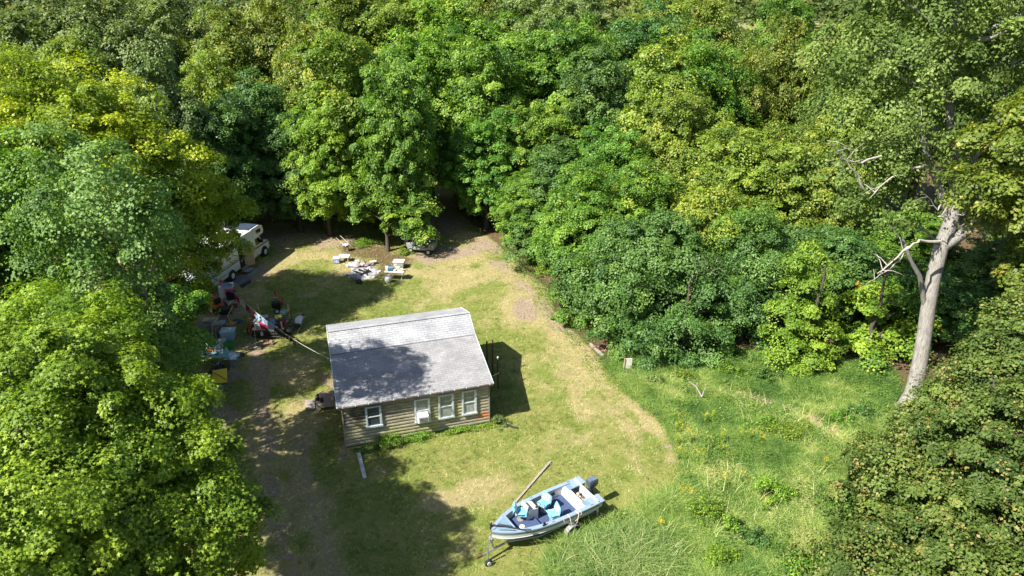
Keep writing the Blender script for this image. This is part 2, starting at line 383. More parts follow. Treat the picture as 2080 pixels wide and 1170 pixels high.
def ramp(src,st):
    r=N('ShaderNodeValToRGB'); cr=r.color_ramp
    while len(cr.elements)<len(st): cr.elements.new(.5)
    for e,(p,c) in zip(cr.elements,st): e.position=p; e.color=(*c,1)
    L.new(src,r.inputs[0]); return r.outputs[0]
def mixc(f,a,b):
    m=N('ShaderNodeMix',data_type='RGBA'); L.new(f,m.inputs[0]); L.new(a,m.inputs[6]); L.new(b,m.inputs[7]); return m.outputs[2]
def thr(a,nz,w=.35):
    """patchy edge: where attribute plus noise passes the middle"""
    ad=N('ShaderNodeMath',operation='ADD'); L.new(a,ad.inputs[0]); L.new(nz,ad.inputs[1])
    mr=N('ShaderNodeMapRange'); mr.inputs[1].default_value=1-w/2; mr.inputs[2].default_value=1+w/2; mr.interpolation_type='SMOOTHSTEP'
    L.new(ad.outputs[0],mr.inputs[0]); return mr.outputs[0]
fine=noise(9,8,.75,.6); mid=noise(1.3,6,.65); vf=noise(38,4,.8); big=noise(.35,4,.6)
green=ramp(fine,[(.3,(.08,.12,.018)),(.5,(.17,.21,.035)),(.72,(.30,.31,.08))])
green2=ramp(vf,[(.3,(.045,.090,.014)),(.6,(.125,.185,.030)),(.8,(.22,.25,.07))])
g=mixc(mid,green,green2); g=mixc(thr(noise(2.3,8,.8,1.2),noise(.5,3,.6),.5),g,ramp(vf,[(.25,(.14,.14,.035)),(.55,(.26,.25,.08)),(.8,(.40,.36,.16))]))
straw=ramp(vf,[(.25,(.150,.128,.050)),(.5,(.290,.245,.115)),(.75,(.46,.40,.22))])
soil=ramp(fine,[(.3,(.17,.125,.085)),(.55,(.30,.235,.17)),(.8,(.44,.37,.29))])
lit=ramp(vf,[(.25,(.040,.028,.016)),(.5,(.115,.080,.045)),(.68,(.22,.15,.08)),(.8,(.36,.28,.17))])
ashc=ramp(fine,[(.3,(.09,.085,.08)),(.5,(.22,.21,.20)),(.75,(.5,.49,.47))])
mgreen=ramp(fine,[(.3,(.05,.10,.02)),(.6,(.11,.17,.04)),(.8,(.24,.24,.08))])
c=mixc(att('mead'),g,mgreen)
c=mixc(thr(att('dry'),fine,.45),c,straw)
c=mixc(thr(att('dirt'),mid,.30),c,soil)
c=mixc(thr(att('litter'),fine,.35),c,lit)
c=mixc(thr(att('ash'),mid,.25),c,ashc)
c=mixc(att('field'),c,ramp(mid,[(.3,(.16,.19,.06)),(.7,(.28,.28,.11))]))
L.new(c,b_.inputs['Base Color']); b_.inputs['Roughness'].default_value=.95; b_.inputs['Specular IOR Level'].default_value=.15
bp=N('ShaderNodeBump'); bp.inputs['Strength'].default_value=.9; bp.inputs['Distance'].default_value=.05; L.new(vf,bp.inputs['Height']); L.new(bp.outputs[0],b_.inputs['Normal'])
me=rawmesh('ground',np.stack([GX,GY,GZ],-1).reshape(-1,3),F,None,gm)
for nm,ar in (('dry',dry),('dirt',dirt),('litter',litter),('ash',ash),('mead',mead),('field',field)):
    a=me.attributes.new(nm,'FLOAT','POINT'); a.data.foreach_set('value',ar.astype(np.float32).ravel())
ground=link(bpy.data.objects.new('ground',me)); tag(ground,kind='structure')
def groundz(x,y): return 0.0
# ---- blades
def blades(n_try,xr,yr,accept,h,wd,lean,seg=2,seed=1,tint=None,curl=.5):
    g=np.random.default_rng(seed); x=g.uniform(*xr,n_try); y=g.uniform(*yr,n_try)
    k=accept(x,y,g); x=x[k];y=y[k]; n=len(x)
    H=h(x,y,g); a=g.uniform(0,2*np.pi,n); W=wd*g.uniform(.6,1.4,n)
    la=g.uniform(0,2*np.pi,n)+0.0; ln=lean*g.uniform(.2,1.2,n)*H
    dx=np.cos(a)*W/2; dy=np.sin(a)*W/2; bx=np.cos(la)*ln; by=np.sin(la)*ln
    rows=[]
    for s in range(seg+1):
        t=s/seg; wv=(1-t)**.7 if s<seg else 0.12
        ox=bx*t**1.6; oy=by*t**1.6; z=H*(t-curl*t**3*lean*.5)
        rows.append(np.stack([x-dx*wv+ox,y-dy*wv+oy,z],-1)); rows.append(np.stack([x+dx*wv+ox,y+dy*wv+oy,z],-1))
    V=np.stack(rows,1).reshape(-1,3); m=2*(seg+1)
    base=np.arange(n)[:,None]*m; F=np.concatenate([base+np.array([2*s,2*s+1,2*s+3,2*s+2]) for s in range(seg)],1).reshape(-1,4)
    T=tint(x,y,g); return V,F,np.repeat(T,seg)
def lookup(A,x,y):
    i=np.clip(np.searchsorted(xs,x),0,nx-1); j=np.clip(np.searchsorted(ys,y),0,ny-1); return A[j,i]
lawnmat=leafmat('lawn_blades',[(0,(.11,.165,.025)),(.3,(.275,.31,.085)),(.5,(.45,.44,.18)),(.7,(.62,.55,.28)),(1,(.76,.68,.44))],.3,.6,.2,0,0)
HOUSEC=[(-8.11,28.2),(-1.2,30.25)]
_a=R(16.5); _ux=np.array([math.cos(_a),math.sin(_a)]); _uy=np.array([-_ux[1],_ux[0]])
def inhouse(x,y,m=.0):
    u=(x+8.11)*_ux[0]+(y-28.2)*_ux[1]; v=(x+8.11)*_uy[0]+(y-28.2)*_uy[1]
    return (u>-m)&(u<7.2+m)&(v>-m)&(v<7.0+m)
patch=fbm(GX,GY,1.1,55); pt2=fbm(GX,GY,.42,57,3)
def acc(x,y,g):
    l=lookup(lawn,x,y); d=lookup(dirt,x,y); a=lookup(ash,x,y); lt=lookup(litter,x,y)
    return (g.random(len(x))<l*(1-.9*d)*(1-a)*(1-.85*lt)*(.35+lookup(patch,x,y)))&~inhouse(x,y)
g_=np.random.default_rng(11); nt_=62000
tx=g_.uniform(-20,14,nt_*2); ty=g_.uniform(17,60,nt_*2); k=acc(tx,ty,g_); tx=tx[k];ty=ty[k]
TT=np.clip(.20+.50*lookup(dry,tx,ty)+.25*(lookup(patch,tx,ty)-.35)+.7*(lookup(pt2,tx,ty)-.5)+g_.normal(0,.22,len(tx)),0,1)
TH=np.clip(.045+.035*g_.normal(size=len(tx)),.02,.16)*(1.15-.6*TT)
NB=8; rep=lambda a: np.repeat(a,NB); cnt=len(tx)*NB
_X=rep(tx)+g_.normal(0,.05,cnt); _Y=rep(ty)+g_.normal(0,.05,cnt)
def blades_at(x,y,H,wd,lean,seg,tint,g):
    n=len(x); a=g.uniform(0,2*np.pi,n); W=wd*g.uniform(.6,1.4,n); la=g.uniform(0,2*np.pi,n); ln=lean*g.uniform(.2,1.2,n)*H
    dx=np.cos(a)*W/2; dy=np.sin(a)*W/2; bx=np.cos(la)*ln; by=np.sin(la)*ln; rows=[]
    for q in range(seg+1):
        t=q/seg; wv=(1-t)**.7 if q<seg else .12; z=H*t
        rows+= [np.stack([x-dx*wv+bx*t**1.6,y-dy*wv+by*t**1.6,z],-1),np.stack([x+dx*wv+bx*t**1.6,y+dy*wv+by*t**1.6,z],-1)]
    m=2*(seg+1); V=np.stack(rows,1).reshape(-1,3); b=np.arange(n)[:,None]*m
    return V,np.concatenate([b+np.array([2*q,2*q+1,2*q+3,2*q+2]) for q in range(seg)],1).reshape(-1,4),np.repeat(tint,seg)
V,F,T=blades_at(_X,_Y,rep(TH)*g_.uniform(.6,1.3,cnt),.016,2.1,1,np.clip(rep(TT)+g_.normal(0,.07,cnt),0,1),g_)
o=link(bpy.data.objects.new('lawn_grass',rawmesh('lawn_grass',V,F,T,lawnmat))); tag(o,'mown lawn grass with dry straw patches around the cabin','grass',kind='stuff')
meadmat=leafmat('meadow_blades',[(0,(.065,.150,.036)),(.25,(.175,.300,.058)),(.5,(.36,.45,.115)),(.75,(.60,.55,.28)),(1,(.78,.70,.44))],.35,.5,.3,0,0)
mh=fbm(GX,GY,2.4,91); mt=fbm(GX,GY,3.1,93); mt2=fbm(GX,GY,.7,94); mh2=fbm(GX,GY,.6,96)
def accm(x,y,g):
    return (g.random(len(x))<lookup(mead,x,y)*(1-.85*lookup(dirt,x,y)))
V,F,T=blades(460000,(-1,24),(17,37.5),accm,lambda x,y,g:(.16+.95*np.clip(lookup(mh,x,y)-.22,0,1)**1.2)*g.uniform(.5,1.15,len(x))*(.15+1.9*lookup(mh2,x,y))*(1-.45*lookup(dry,x,y)),.022,1.5,3,12,
  lambda x,y,g: np.clip(.02+.50*lookup(mt,x,y)+.75*(lookup(mt2,x,y)-.5)+.5*np.maximum(lookup(dry,x,y)-.35,0)+g.normal(0,.14,len(x)),0,1))
o=link(bpy.data.objects.new('meadow_grass',rawmesh('meadow_grass',V,F,T,meadmat))); tag(o,'tall unmown meadow grass right of the lawn','grass',kind='stuff')
# broad-leaved undergrowth along the wood's edge and in the meadow
undmat=leafmat('undergrowth_leaves',pal((.030,.075,.014),(.065,.130,.022),(.140,.210,.040),(.34,.30,.08),.95),.35,.5,.35,0,0)
EDGE=[[(1010,505),(1060,545),(1110,590),(1130,640),(1185,688)],[(1240,735),(1330,745),(1450,745),(1560,735),(1700,775),(1790,760)],[(1700,900),(1640,1000),(1560,1100),(1500,1180)],[(1790,790),(1740,860)],[(700,475),(740,490)]]
und=strokes(GX,GY,[(EDGE[0],.9,.9),(EDGE[1],1.4,1),(EDGE[3],1.3,.8),(EDGE[4],1.2,.6)],14)*(1-.9*dirt)
und=np.maximum(und,mead*np.clip((fbm(GX,GY,1.1,98)-.46)*6,0,.9))
g_=np.random.default_rng(61); n=420000; x=g_.uniform(-16,23,n); y=g_.uniform(18,60,n); k=g_.random(n)<lookup(und,x,y); x=x[k];y=y[k];n=len(x)
hh=(.12+.75*np.clip(lookup(mh,x,y)-.1,0,1))*g_.uniform(.2,1,n)*lookup(und,x,y)
V,F=leafquads(np.stack([x,y,hh],-1),norm(g_.normal(size=(n,3))*.55+[0,0,1]),g_.uniform(.05,.13,n),.6,g=g_)
o=link(bpy.data.objects.new('undergrowth',rawmesh('undergrowth',V,F,np.clip(g_.normal(.4,.2,n)+.3*(lookup(mt2,x,y)-.5),0,.94),undmat))); tag(o,'low leafy weeds along the edge of the wood','undergrowth',kind='stuff')
# forest-floor leaf litter
litm=leafmat('fallen_leaves',[(0,(.07,.042,.020)),(.5,(.20,.13,.065)),(.8,(.36,.26,.14)),(1,(.34,.33,.09))],.15,.7,.2,0,0)
x=g_.uniform(-26,22,170000); y=g_.uniform(17,68,170000); k=(g_.random(170000)<lookup(litter,x,y)*.6*(y>30)+lookup(lawn,x,y)*(.05+.22*lookup(dirt,x,y)+.10*(x<-9)))&~inhouse(x,y); x=x[k];y=y[k];n=len(x)
V,F=leafquads(np.stack([x,y,np.full(n,.045)+g_.random(n)*.03],-1),norm(g_.normal(size=(n,3))*.5+[0,0,1]),g_.uniform(.035,.10,n),.8,g=g_)
o=link(bpy.data.objects.new('leaf_litter',rawmesh('leaf_litter',V,F,g_.random(n),litm))); tag(o,'brown fallen leaves on the shaded ground beneath the trees','leaves',kind='stuff')
# ------------------------------------------------------------------ cabin
def brickmat(name,c1,c2,cm,bw,rh,ms=.012,bump=.6):
    m,t,b=_nodes(name); L=t.links
    tc=t.nodes.new('ShaderNodeTexCoord'); br=t.nodes.new('ShaderNodeTexBrick')
    br.inputs['Scale'].default_value=1; br.inputs['Brick Width'].default_value=bw; br.inputs['Row Height'].default_value=rh; br.inputs['Mortar Size'].default_value=ms; br.inputs['Mortar Smooth'].default_value=.3
    br.inputs['Color1'].default_value=(*c1,1); br.inputs['Color2'].default_value=(*c2,1); br.inputs['Mortar'].default_value=(*cm,1)
    L.new(tc.outputs['Object'],br.inputs['Vector'])
    n=t.nodes.new('ShaderNodeTexNoise'); n.inputs['Scale'].default_value=1.1; n.inputs['Detail'].default_value=8; n.inputs['Roughness'].default_value=.7; L.new(tc.outputs['Object'],n.inputs['Vector'])
    r=t.nodes.new('ShaderNodeValToRGB'); r.color_ramp.elements[0].position=.3; r.color_ramp.elements[0].color=(.66,.66,.66,1); r.color_ramp.elements[1].position=.68; r.color_ramp.elements[1].color=(1.12,1.1,1.08,1)
    L.new(n.outputs['Fac'],r.inputs[0])
    x=t.nodes.new('ShaderNodeMix'); x.data_type='RGBA'; x.blend_type='MULTIPLY'; x.inputs[0].default_value=1; L.new(br.outputs['Color'],x.inputs[6]); L.new(r.outputs[0],x.inputs[7])
    L.new(x.outputs[2],b.inputs['Base Color']); b.inputs['Roughness'].default_value=.9; b.inputs['Specular IOR Level'].default_value=.25
    bp=t.nodes.new('ShaderNodeBump'); bp.inputs['Strength'].default_value=bump; bp.inputs['Distance'].default_value=.012; bp.invert=True; L.new(br.outputs['Fac'],bp.inputs['Height']); L.new(bp.outputs[0],b.inputs['Normal'])
    return m
roofA=brickmat('shingles_pale',(.37,.38,.40),(.31,.32,.34),(.21,.215,.23),.34,.135)
roofB=brickmat('shingles_darker',(.29,.29,.295),(.245,.245,.255),(.16,.16,.17),.34,.15,.010,.3)  # lower slope: darker and smoother than the upper one
def sidingmat():
    m,t,b=_nodes('weathered_log_siding'); L=t.links
    tc=t.nodes.new('ShaderNodeTexCoord')
    def noise(s,sc,d=6):
        mp=t.nodes.new('ShaderNodeMapping'); mp.inputs['Scale'].default_value=sc; L.new(tc.outputs['Object'],mp.inputs[0])
        n=t.nodes.new('ShaderNodeTexNoise'); n.inputs['Scale'].default_value=s; n.inputs['Detail'].default_value=d; n.inputs['Roughness'].default_value=.65; L.new(mp.outputs[0],n.inputs['Vector']); return n.outputs['Fac']
    def ramp(src,st):
        r=t.nodes.new('ShaderNodeValToRGB'); cr=r.color_ramp
        while len(cr.elements)<len(st): cr.elements.new(.5)
        for e,(p,c) in zip(cr.elements,st): e.position=p; e.color=(*c,1)
        L.new(src,r.inputs[0]); return r.outputs[0]
    def mx(f,a,bb):
        k=t.nodes.new('ShaderNodeMix'); k.data_type='RGBA'; L.new(f,k.inputs[0]); L.new(a,k.inputs[6]); L.new(bb,k.inputs[7]); return k.outputs[2]
    base=ramp(noise(3,(1,4,9)),[(.3,(.13,.115,.085)),(.5,(.31,.28,.21)),(.72,(.48,.43,.32))])
    grn=ramp(noise(3,(1,4,9)),[(.3,(.16,.16,.07)),(.7,(.46,.44,.22))])
    c=mx(ramp(noise(.8,(1,1,1.3)),[(.45,(0,0,0)),(.6,(1,1,1))]),base,grn)
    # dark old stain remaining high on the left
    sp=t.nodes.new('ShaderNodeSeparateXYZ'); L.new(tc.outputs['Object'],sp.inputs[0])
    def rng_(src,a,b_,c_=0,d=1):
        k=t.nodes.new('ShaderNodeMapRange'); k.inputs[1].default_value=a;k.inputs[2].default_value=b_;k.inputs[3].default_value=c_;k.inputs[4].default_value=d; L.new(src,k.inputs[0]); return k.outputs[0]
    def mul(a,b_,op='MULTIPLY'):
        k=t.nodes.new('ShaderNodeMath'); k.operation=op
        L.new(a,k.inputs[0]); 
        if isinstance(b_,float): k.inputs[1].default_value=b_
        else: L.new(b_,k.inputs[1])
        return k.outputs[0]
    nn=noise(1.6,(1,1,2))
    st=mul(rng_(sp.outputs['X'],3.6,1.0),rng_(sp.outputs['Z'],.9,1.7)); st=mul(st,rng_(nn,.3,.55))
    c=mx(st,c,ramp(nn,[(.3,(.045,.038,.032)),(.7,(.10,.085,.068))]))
    o1=mul(rng_(sp.outputs['X'],6.35,6.9),rng_(sp.outputs['Z'],.30,.42)); o1=mul(o1,rng_(sp.outputs['Z'],.80,.66)); o1=mul(o1,rng_(noise(6,(.6,1,3)),.42,.55))
    c=mx(o1,c,ramp(nn,[(.3,(.50,.12,.02)),(.7,(.65,.20,.04))]))
    L.new(c,b.inputs['Base Color']); b.inputs['Roughness'].default_value=.85; b.inputs['Specular IOR Level'].default_value=.2
    return m
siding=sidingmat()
whitep=mat('white_paint',(.46,.50,.51),.55,0,.12,9); graywood=mat('grey_weathered_wood',(.27,.235,.20),.9,0,.35,7,.3,stretch=(1,6,6))
darkbrown=mat('dark_brown_board',(.11,.075,.055),.85,0,.3,4)
glass=mat('window_glass',(.055,.065,.072),.06,0,.3,1.2,spec=.9); curtain=mat('curtain_behind_glass',(.30,.33,.32),.12,0,.35,3,spec=.8,stretch=(6,1,1))
rust=mat('rusty_iron',(.12,.06,.035),.85,.3,.4,14,.2); blackm=mat('black_plastic',(.018,.018,.020),.5,0,.3,5)
ang=R(16.5)
cab=thing('log_cabin','small weathered log sided cabin with a grey shingle roof in the middle of the clearing','cabin',(-8.11,28.2,0),ang)
LW=7.2;DW=6.8
def roofz(y):
    if y<3.557: return 2.508+(y+.3)*(3.302-2.508)/3.857
    if y<4.896: return 3.302+(y-3.557)*(3.937-3.302)/1.339
    return 3.937-(y-4.896)*(3.937-3.178)/2.194
# front wall logs
b=MB(); K=13; hgt=2.44/K; g=random.Random(3)
for k in range(K):
    x=0
    while x<LW-.01:
        x2=min(LW,x+g.uniform(1.4,3.8)); 
        if LW-x2<.6: x2=LW
        off=g.uniform(-.006,.006); z=.05+k*hgt
        pr=[(0,z),(-.034+off,z+.014),(-.052+off,z+hgt*.35),(-.052+off,z+hgt*.65),(-.034+off,z+hgt-.014),(0,z+hgt)]
        b.prism(pr,x+.003,x2-.003,'x'); x=x2
b.build('front_siding',siding,cab)
def gab(xa,xb,nm):
    m=MB(); ys=[0,3.557,4.896,DW]; poly=[(0,.02)]+[(DW,.02)]+[(y,roofz(y)-.05) for y in ys[::-1]]
    m.prism(poly,xa,xb,'x'); 
    return m
sidew=mat('brown_side_boards',(.15,.105,.080),.9,0,.3,3,.3,stretch=(1,1,9))
m=gab(0.0,.1,'l'); 
m.build('side_wall',sidew,cab); gab(LW-.1,LW,'r').build('side_wall',sidew,cab)
MB().box((LW/2,DW-.05,1.5),(LW-.2,.1,3.0)).build('back_wall',sidew,cab)
MB().box((LW/2,.05,1.22),(LW-.2,.1,2.38)).build('front_wall',darkbrown,cab)
for xx in (-.03,LW+.03): MB().box((xx,-.03,1.22),(.05,.09,2.4)).build('corner_board',graywood,cab)
xl,xr=-.22,LW+.22
def slab(y0,y1,lift=0,t=.05):
    z0,z1=roofz(y0+1e-4)+lift,roofz(y1-1e-4)+lift
    m=MB(); m.prism([(y0,z0-t),(y1,z1-t),(y1,z1),(y0,z0)],xl,xr,'x'); return m
slab(-.24,3.57,0,.06).build('lower_roof',roofB,cab)
slab(3.50,4.91,.022,.05).build('upper_roof',roofA,cab)
slab(4.90,7.09,.02,.05).build('back_roof',roofA,cab)
MB().box((LW/2,4.9,roofz(4.9)+.022),(xr-xl-.01,.22,.012)).build('ridge_cap',roofA,cab)
# dark lifted seam where the two roofs meet
m=MB(); x=xl
while x<xr-.02:
    x2=min(xr,x+g.uniform(.25,.9)); yy=3.49+g.uniform(-.015,.015); m.box(((x+x2)/2,yy,roofz(3.49)+.008),(x2-x,.018,.012)); x=x2
m.build('roof_seam',mat('old_tar',(.09,.09,.095),.9),cab)
for xx in (xl-.015,xr+.015):
    pts=[(xx,-.26,roofz(-.26)-.01),(xx,3.557,roofz(3.55)+.01),(xx,4.9,roofz(4.9)+.03),(xx,7.11,roofz(7.08)+.01)]
    MB().tube(pts,.022,4).build('rake_edge',whitep,cab)
gut=MB().prism([(-.245,2.42),(-.29,2.43),(-.31,2.50),(-.30,2.50),(-.285,2.445),(-.245,2.44)],xl,xr,'x').build('gutter',mat('copper_brown_gutter',(.23,.145,.105),.5,.3,.35,4),cab)
for k in range(13): MB().box((xl+.25+k*.6,-.275,2.505),(.035,.07,.012)).build('gutter_bracket',whitep,gut)
MB().box((LW/2,-.14,2.425),(LW+.3,.18,.02)).build('soffit',darkbrown,cab)
MB().box((xr-.2,-.225,2.40),(.4,.03,.06)).build('fascia_board',graywood,cab)
def window(x0,x1,z0,z1,kind):
    w,h=x1-x0,z1-z0; cx=(x0+x1)/2; yf=-.075
    f=MB(); t=.075
    f.box((x0+t/2,yf,(z0+z1)/2),(t,.07,h)).box((x1-t/2,yf,(z0+z1)/2),(t,.07,h)).box((cx,yf,z1-t/2),(w-2*t,.07,t)).box((cx,yf-.015,z0+.045),(w+.05,.10,.09))
    fr=f.build('window',whitep if kind!=1 else mat('blue_white_frame',(.40,.47,.51),.5,0,.2,8),cab)
    zm=z0+h*.50
    MB().box((cx,yf,zm),(w-2*t,.05,.045)).box((x0+t+.015,yf+.006,zm),(.03,.045,h-2*t)).box((x1-t-.015,yf+.006,zm),(.03,.045,h-2*t)).build('sash',whitep,fr)
    lo=glass if kind in(1,) else curtain
    if kind!=2: MB().box((cx,-.060,(z0+zm)/2),(w-2*t-.02,.008,zm-z0-t)).build('lower_pane',lo,fr)
    MB().box((cx,-.058,(zm+z1)/2),(w-2*t-.02,.008,z1-zm-t)).build('upper_pane',glass if kind in (1,) else mat('curtain_green',(.17,.20,.175),.12,0,.4,4,spec=.7,stretch=(7,1,1)),fr)
    if kind==3:
        MB().box((cx,-.066,(zm+z1)/2),(.018,.008,z1-zm-t)).box((cx,-.066,zm+(z1-zm)*.45),(w-2*t,.008,.018)).build('muntin',mat('muntin_grey',(.22,.25,.25),.5),fr)
    if kind==2:
        MB().box((cx,-.058,(z0+zm)/2-.02),(w-2*t-.02,.012,zm-z0-t+.03)).build('filler_board',mat('pink_filler_board',(.50,.36,.28),.8,0,.15,5),fr)
    return fr
window(1.05,1.82,1.0,2.2,1); window(3.42,4.2,.8,2.17,2); window(4.62,5.40,.78,2.2,3); window(5.82,6.57,.78,2.22,4)
def wl(x,y,z): 
    c,s=math.cos(ang),math.sin(ang); return Vector((-8.11+x*c-y*s,28.2+x*s+y*c,z))
ac=thing('air_conditioner','white window air conditioner jutting from the cabin\'s second window','air conditioner',wl(3.79,-.12,.98),ang)
MB().box((0,-.14,.22),(.54,.42,.40),bev=.025).build('case',mat('ac_white',(.80,.80,.78),.4,0,.05,5),ac)
gr=MB().box((0,-.355,.20),(.40,.012,.27)).build('grille',mat('ac_grille',(.13,.135,.14),.6,0,.2,30),ac)
m=MB()
for k in range(9): m.box((0,-.364,.09+k*.028),(.39,.008,.006))
m.build('grille_slat',mat('ac_slat',(.25,.25,.26),.5),gr)
m=MB()
for k in range(7): m.box((-.15+k*.05,-.14,.421),(.018,.24,.004))
m.build('top_vent',mat('ac_vent',(.45,.45,.45),.5),ac)
# deck at the left door
dk=thing('wooden_deck','small raised plank deck against the cabin\'s left wall','deck',wl(-.24,4.05,0),ang)
m=MB()
for k in range(8): m.box((-.50,-.52+k*.148,.43),(.98,.135,.035))
m.build('deck_boards',mat('deck_boards_brown',(.24,.185,.145),.85,0,.3,4,.2,stretch=(1,5,5)),dk)
m=MB(); m.box((-.5,-.60,.33),(1.0,.04,.20)).box((-1.01,0,.33),(.04,1.16,.20)).box((-.5,.60,.33),(1.0,.04,.20)); m.build('rim_joist',graywood,dk)
for x,y in((-.95,-.55),(-.95,.55),(-.08,-.55),(-.08,.55)): MB().box((x,y,.115),(.09,.09,.23)).build('post',graywood,dk)
m=MB(); m.box((-1.35,.1,.12),(.5,.9,.035)).box((-1.35,.1,.05),(.42,.8,.1)); m.build('step',graywood,dk)
dl=lambda x,y,z: wl(-.24+x,4.05+y,z)
t=thing('work_boots','pair of black rubber boots standing on the deck edge','boots',dl(-.88,-.1,.45),ang)
for s in (-1,1): MB().lathe((0,s*.07,0),[(.055,.02),(.06,.06),(.05,.15),(.058,.30)],10).box((-.07,s*.07,.035),(.17,.09,.07),bev=.02).build('boot',blackm,t,True)
t=thing('paint_can','short black can standing near the boots on the deck','can',dl(-.72,-.34,.45),ang); MB().lathe((0,0,0),[(.085,0),(.085,.2),(.07,.205),(.07,.19)],14).build('can_body',blackm,t,True); MB().tube([(-.085,0,.17),(-.05,0,.26),(.05,0,.26),(.085,0,.17)],.006,4).build('handle',graywood,t)
t=thing('bucket','pale round bucket on the deck beside the cabin wall','bucket',dl(-.14,-.30,.45),ang); MB().lathe((0,0,0),[(.09,0),(.115,.24),(.12,.25),(.105,.24),(.085,.03)],16,closed=False).build('bucket_body',whitep,t,True); MB().lathe((0,0,.02),[(.0,0),(.09,0.0)],12,closed=False).build('bucket_bottom',whitep,t)
# three iron pipes right of the cabin
for (x,y,h,lb,fo) in ((8.32,4.53,2.15,'leftmost rusty iron pipe standing beside the cabin\'s right wall',0),(8.51,2.88+.0,2.4,'tallest rusty iron pipe standing in the cabin\'s shadow',0),(8.62,2.0,2.05,'rusty iron pipe nearest the eave corner, with a pale cap',1)):
    p=wl(x,y,0); 
    if not fo and h==2.4: p=gp(1001.3,765)
    if fo: p=gp(1011.8,790)
    t=thing('iron_pipe',lb,'pipe',(p.x,p.y,0),ang,'rusty pipes beside the cabin'); MB().lathe((0,0,-.1),[(.045,0),(.045,h+.1)],10).build('pipe',rust,t,True)
    MB().lathe((0,0,h),[(.05,-.05),(.05,.02),(.02,.03)],10).build('pipe_cap',whitep if fo else rust,t,True)
t=thing('wall_bracket','thin pale bracket sticking out from the cabin\'s right wall by the pipes','bracket',wl(LW+.03,1.1,1.9),ang)
MB().tube([(0,0,0),(.35,.1,.05),(.9,.25,.12)],.014,6).build('arm',whitep,t); MB().lathe((.3,.0,.0),[(.0,0),(.09,.01),(.12,.04)],14,closed=False).build('small_dish',whitep,t,True)
# downspout piece, plank, siding strip on the ground
p=gp(728,921);q=gp(741,972); d=q-p
t=thing('gutter_length','white length of gutter lying on the grass before the cabin\'s left corner','gutter',(p+q)/2,math.atan2(d.y,d.x)); L_=d.length
MB().prism([(-.075,.02),(.075,.02),(.085,.12),(.07,.12),(.062,.035),(-.062,.035),(-.07,.12),(-.085,.12)],-L_/2,L_/2,'x').build('gutter_channel',mat('chalky_white',(.62,.63,.60),.7,0,.2,5),t)
p=gp(1018,862);q=gp(1052,871)
t=thing('black_downspout','black drain hose on the grass at the cabin\'s right corner','hose',p); d=q-p
MB().tube([(0,0,.05),(d.x*.3,d.y*.3+.05,.05),(d.x*.7,d.y*.7-.03,.05),(d.x,d.y,.05)],.05,8).build('hose_body',blackm,t,True); MB().lathe((0,0,0),[(.07,0),(.07,.09),(.05,.1)],10).build('hose_end',blackm,t,True)
def leafclump(name,label,cat,loc,rx,ry,h,p,n,seed,leaf=.07,group=None,aspect=.5,rz=0,stems=8,flower=None,kid='leaves'):
    g=np.random.default_rng(seed); t=thing(name,label,cat,(loc[0],loc[1],0),rz,group)
    nb=max(3,int(n/90)); c=g.normal(size=(nb,3))*np.array([rx*.42,ry*.42,0]); c[:,2]=np.abs(g.normal(.5,.2,nb))*h*np.exp(-((c[:,0]/rx)**2+(c[:,1]/ry)**2))
    j=g.integers(0,nb,n); q=norm(g.normal(size=(n,3))); C=c[j]+q*g.uniform(.3,1,(n,1))*np.array([rx/3.2,ry/3.2,h*.25])
    C[:,2]=np.abs(C[:,2])+.02; Nn=norm(q*.6+[0,0,.7]+g.normal(size=(n,3))*.4)
    V,F=leafquads(C,Nn,g.uniform(.6,1.4,n)*leaf,aspect,g=g); T=np.clip(g.normal(.42,.2,n),0,.9); T[g.random(n)<.03]=.98
    o=link(bpy.data.objects.new(kid,rawmesh(kid,V,F,T,PAL[p] if isinstance(p,str) else p))); o.parent=t
    m=MB(); 
    for k in range(stems):
        e=c[k%nb]; m.tube([(e[0]*.4,e[1]*.4,-.02),(e[0]*.8,e[1]*.8,e[2]*.6),(e[0],e[1],e[2])],[.012,.009,.004],4,False)
    m.build('stem',mat('green_stem',(.10,.13,.04),.7),t,fixn=False)
    if flower:
        fm,nf=flower; z=c[g.integers(0,nb,nf)]+g.normal(size=(nf,3))*np.array([rx*.25,ry*.25,.03]); z[:,2]=h*g.uniform(.75,1.1,nf)
        k=10; C=(z[:,None,:]+g.normal(size=(nf,k,3))*np.array([.035,.035,.03])).reshape(-1,3); V,F=leafquads(C,norm(g.normal(size=(nf*k,3))+[0,0,.6]),g.uniform(.02,.045,nf*k),.8,g=g)
        o=link(bpy.data.objects.new('blossom',rawmesh('blossom',V,F,g.random(nf*k),fm))); o.parent=t
    return t
p=wl(2.1,-.45,0); leafclump('weeds','bushy green weeds growing against the cabin\'s front wall below its first window','weeds',p,1.0,.55,.75,'green2',2600,401,.085,rz=ang)
p=wl(3.4,-.35,0); leafclump('weeds','low green weeds along the cabin\'s front wall below the air conditioner','weeds',p,1.2,.35,.35,'green2',1600,402,.07,rz=ang)
p=wl(5.6,-.35,0); leafclump('weeds','strip of low weeds at the foot of the cabin\'s front wall under the last windows','weeds',p,1.7,.35,.32,'ash',1900,403,.07,rz=ang)
p=wl(7.55,-.15,0); leafclump('silver_bush','silvery grey green bush at the cabin\'s front right corner','bush',p,.65,.5,.5,'greyg',1500,404,.06,rz=ang)
p=wl(.8,-.5,0); leafclump('weeds','dark shaded weeds at the cabin\'s front left corner','weeds',p,.8,.35,.3,'dgreen',1000,405,.07,rz=ang)
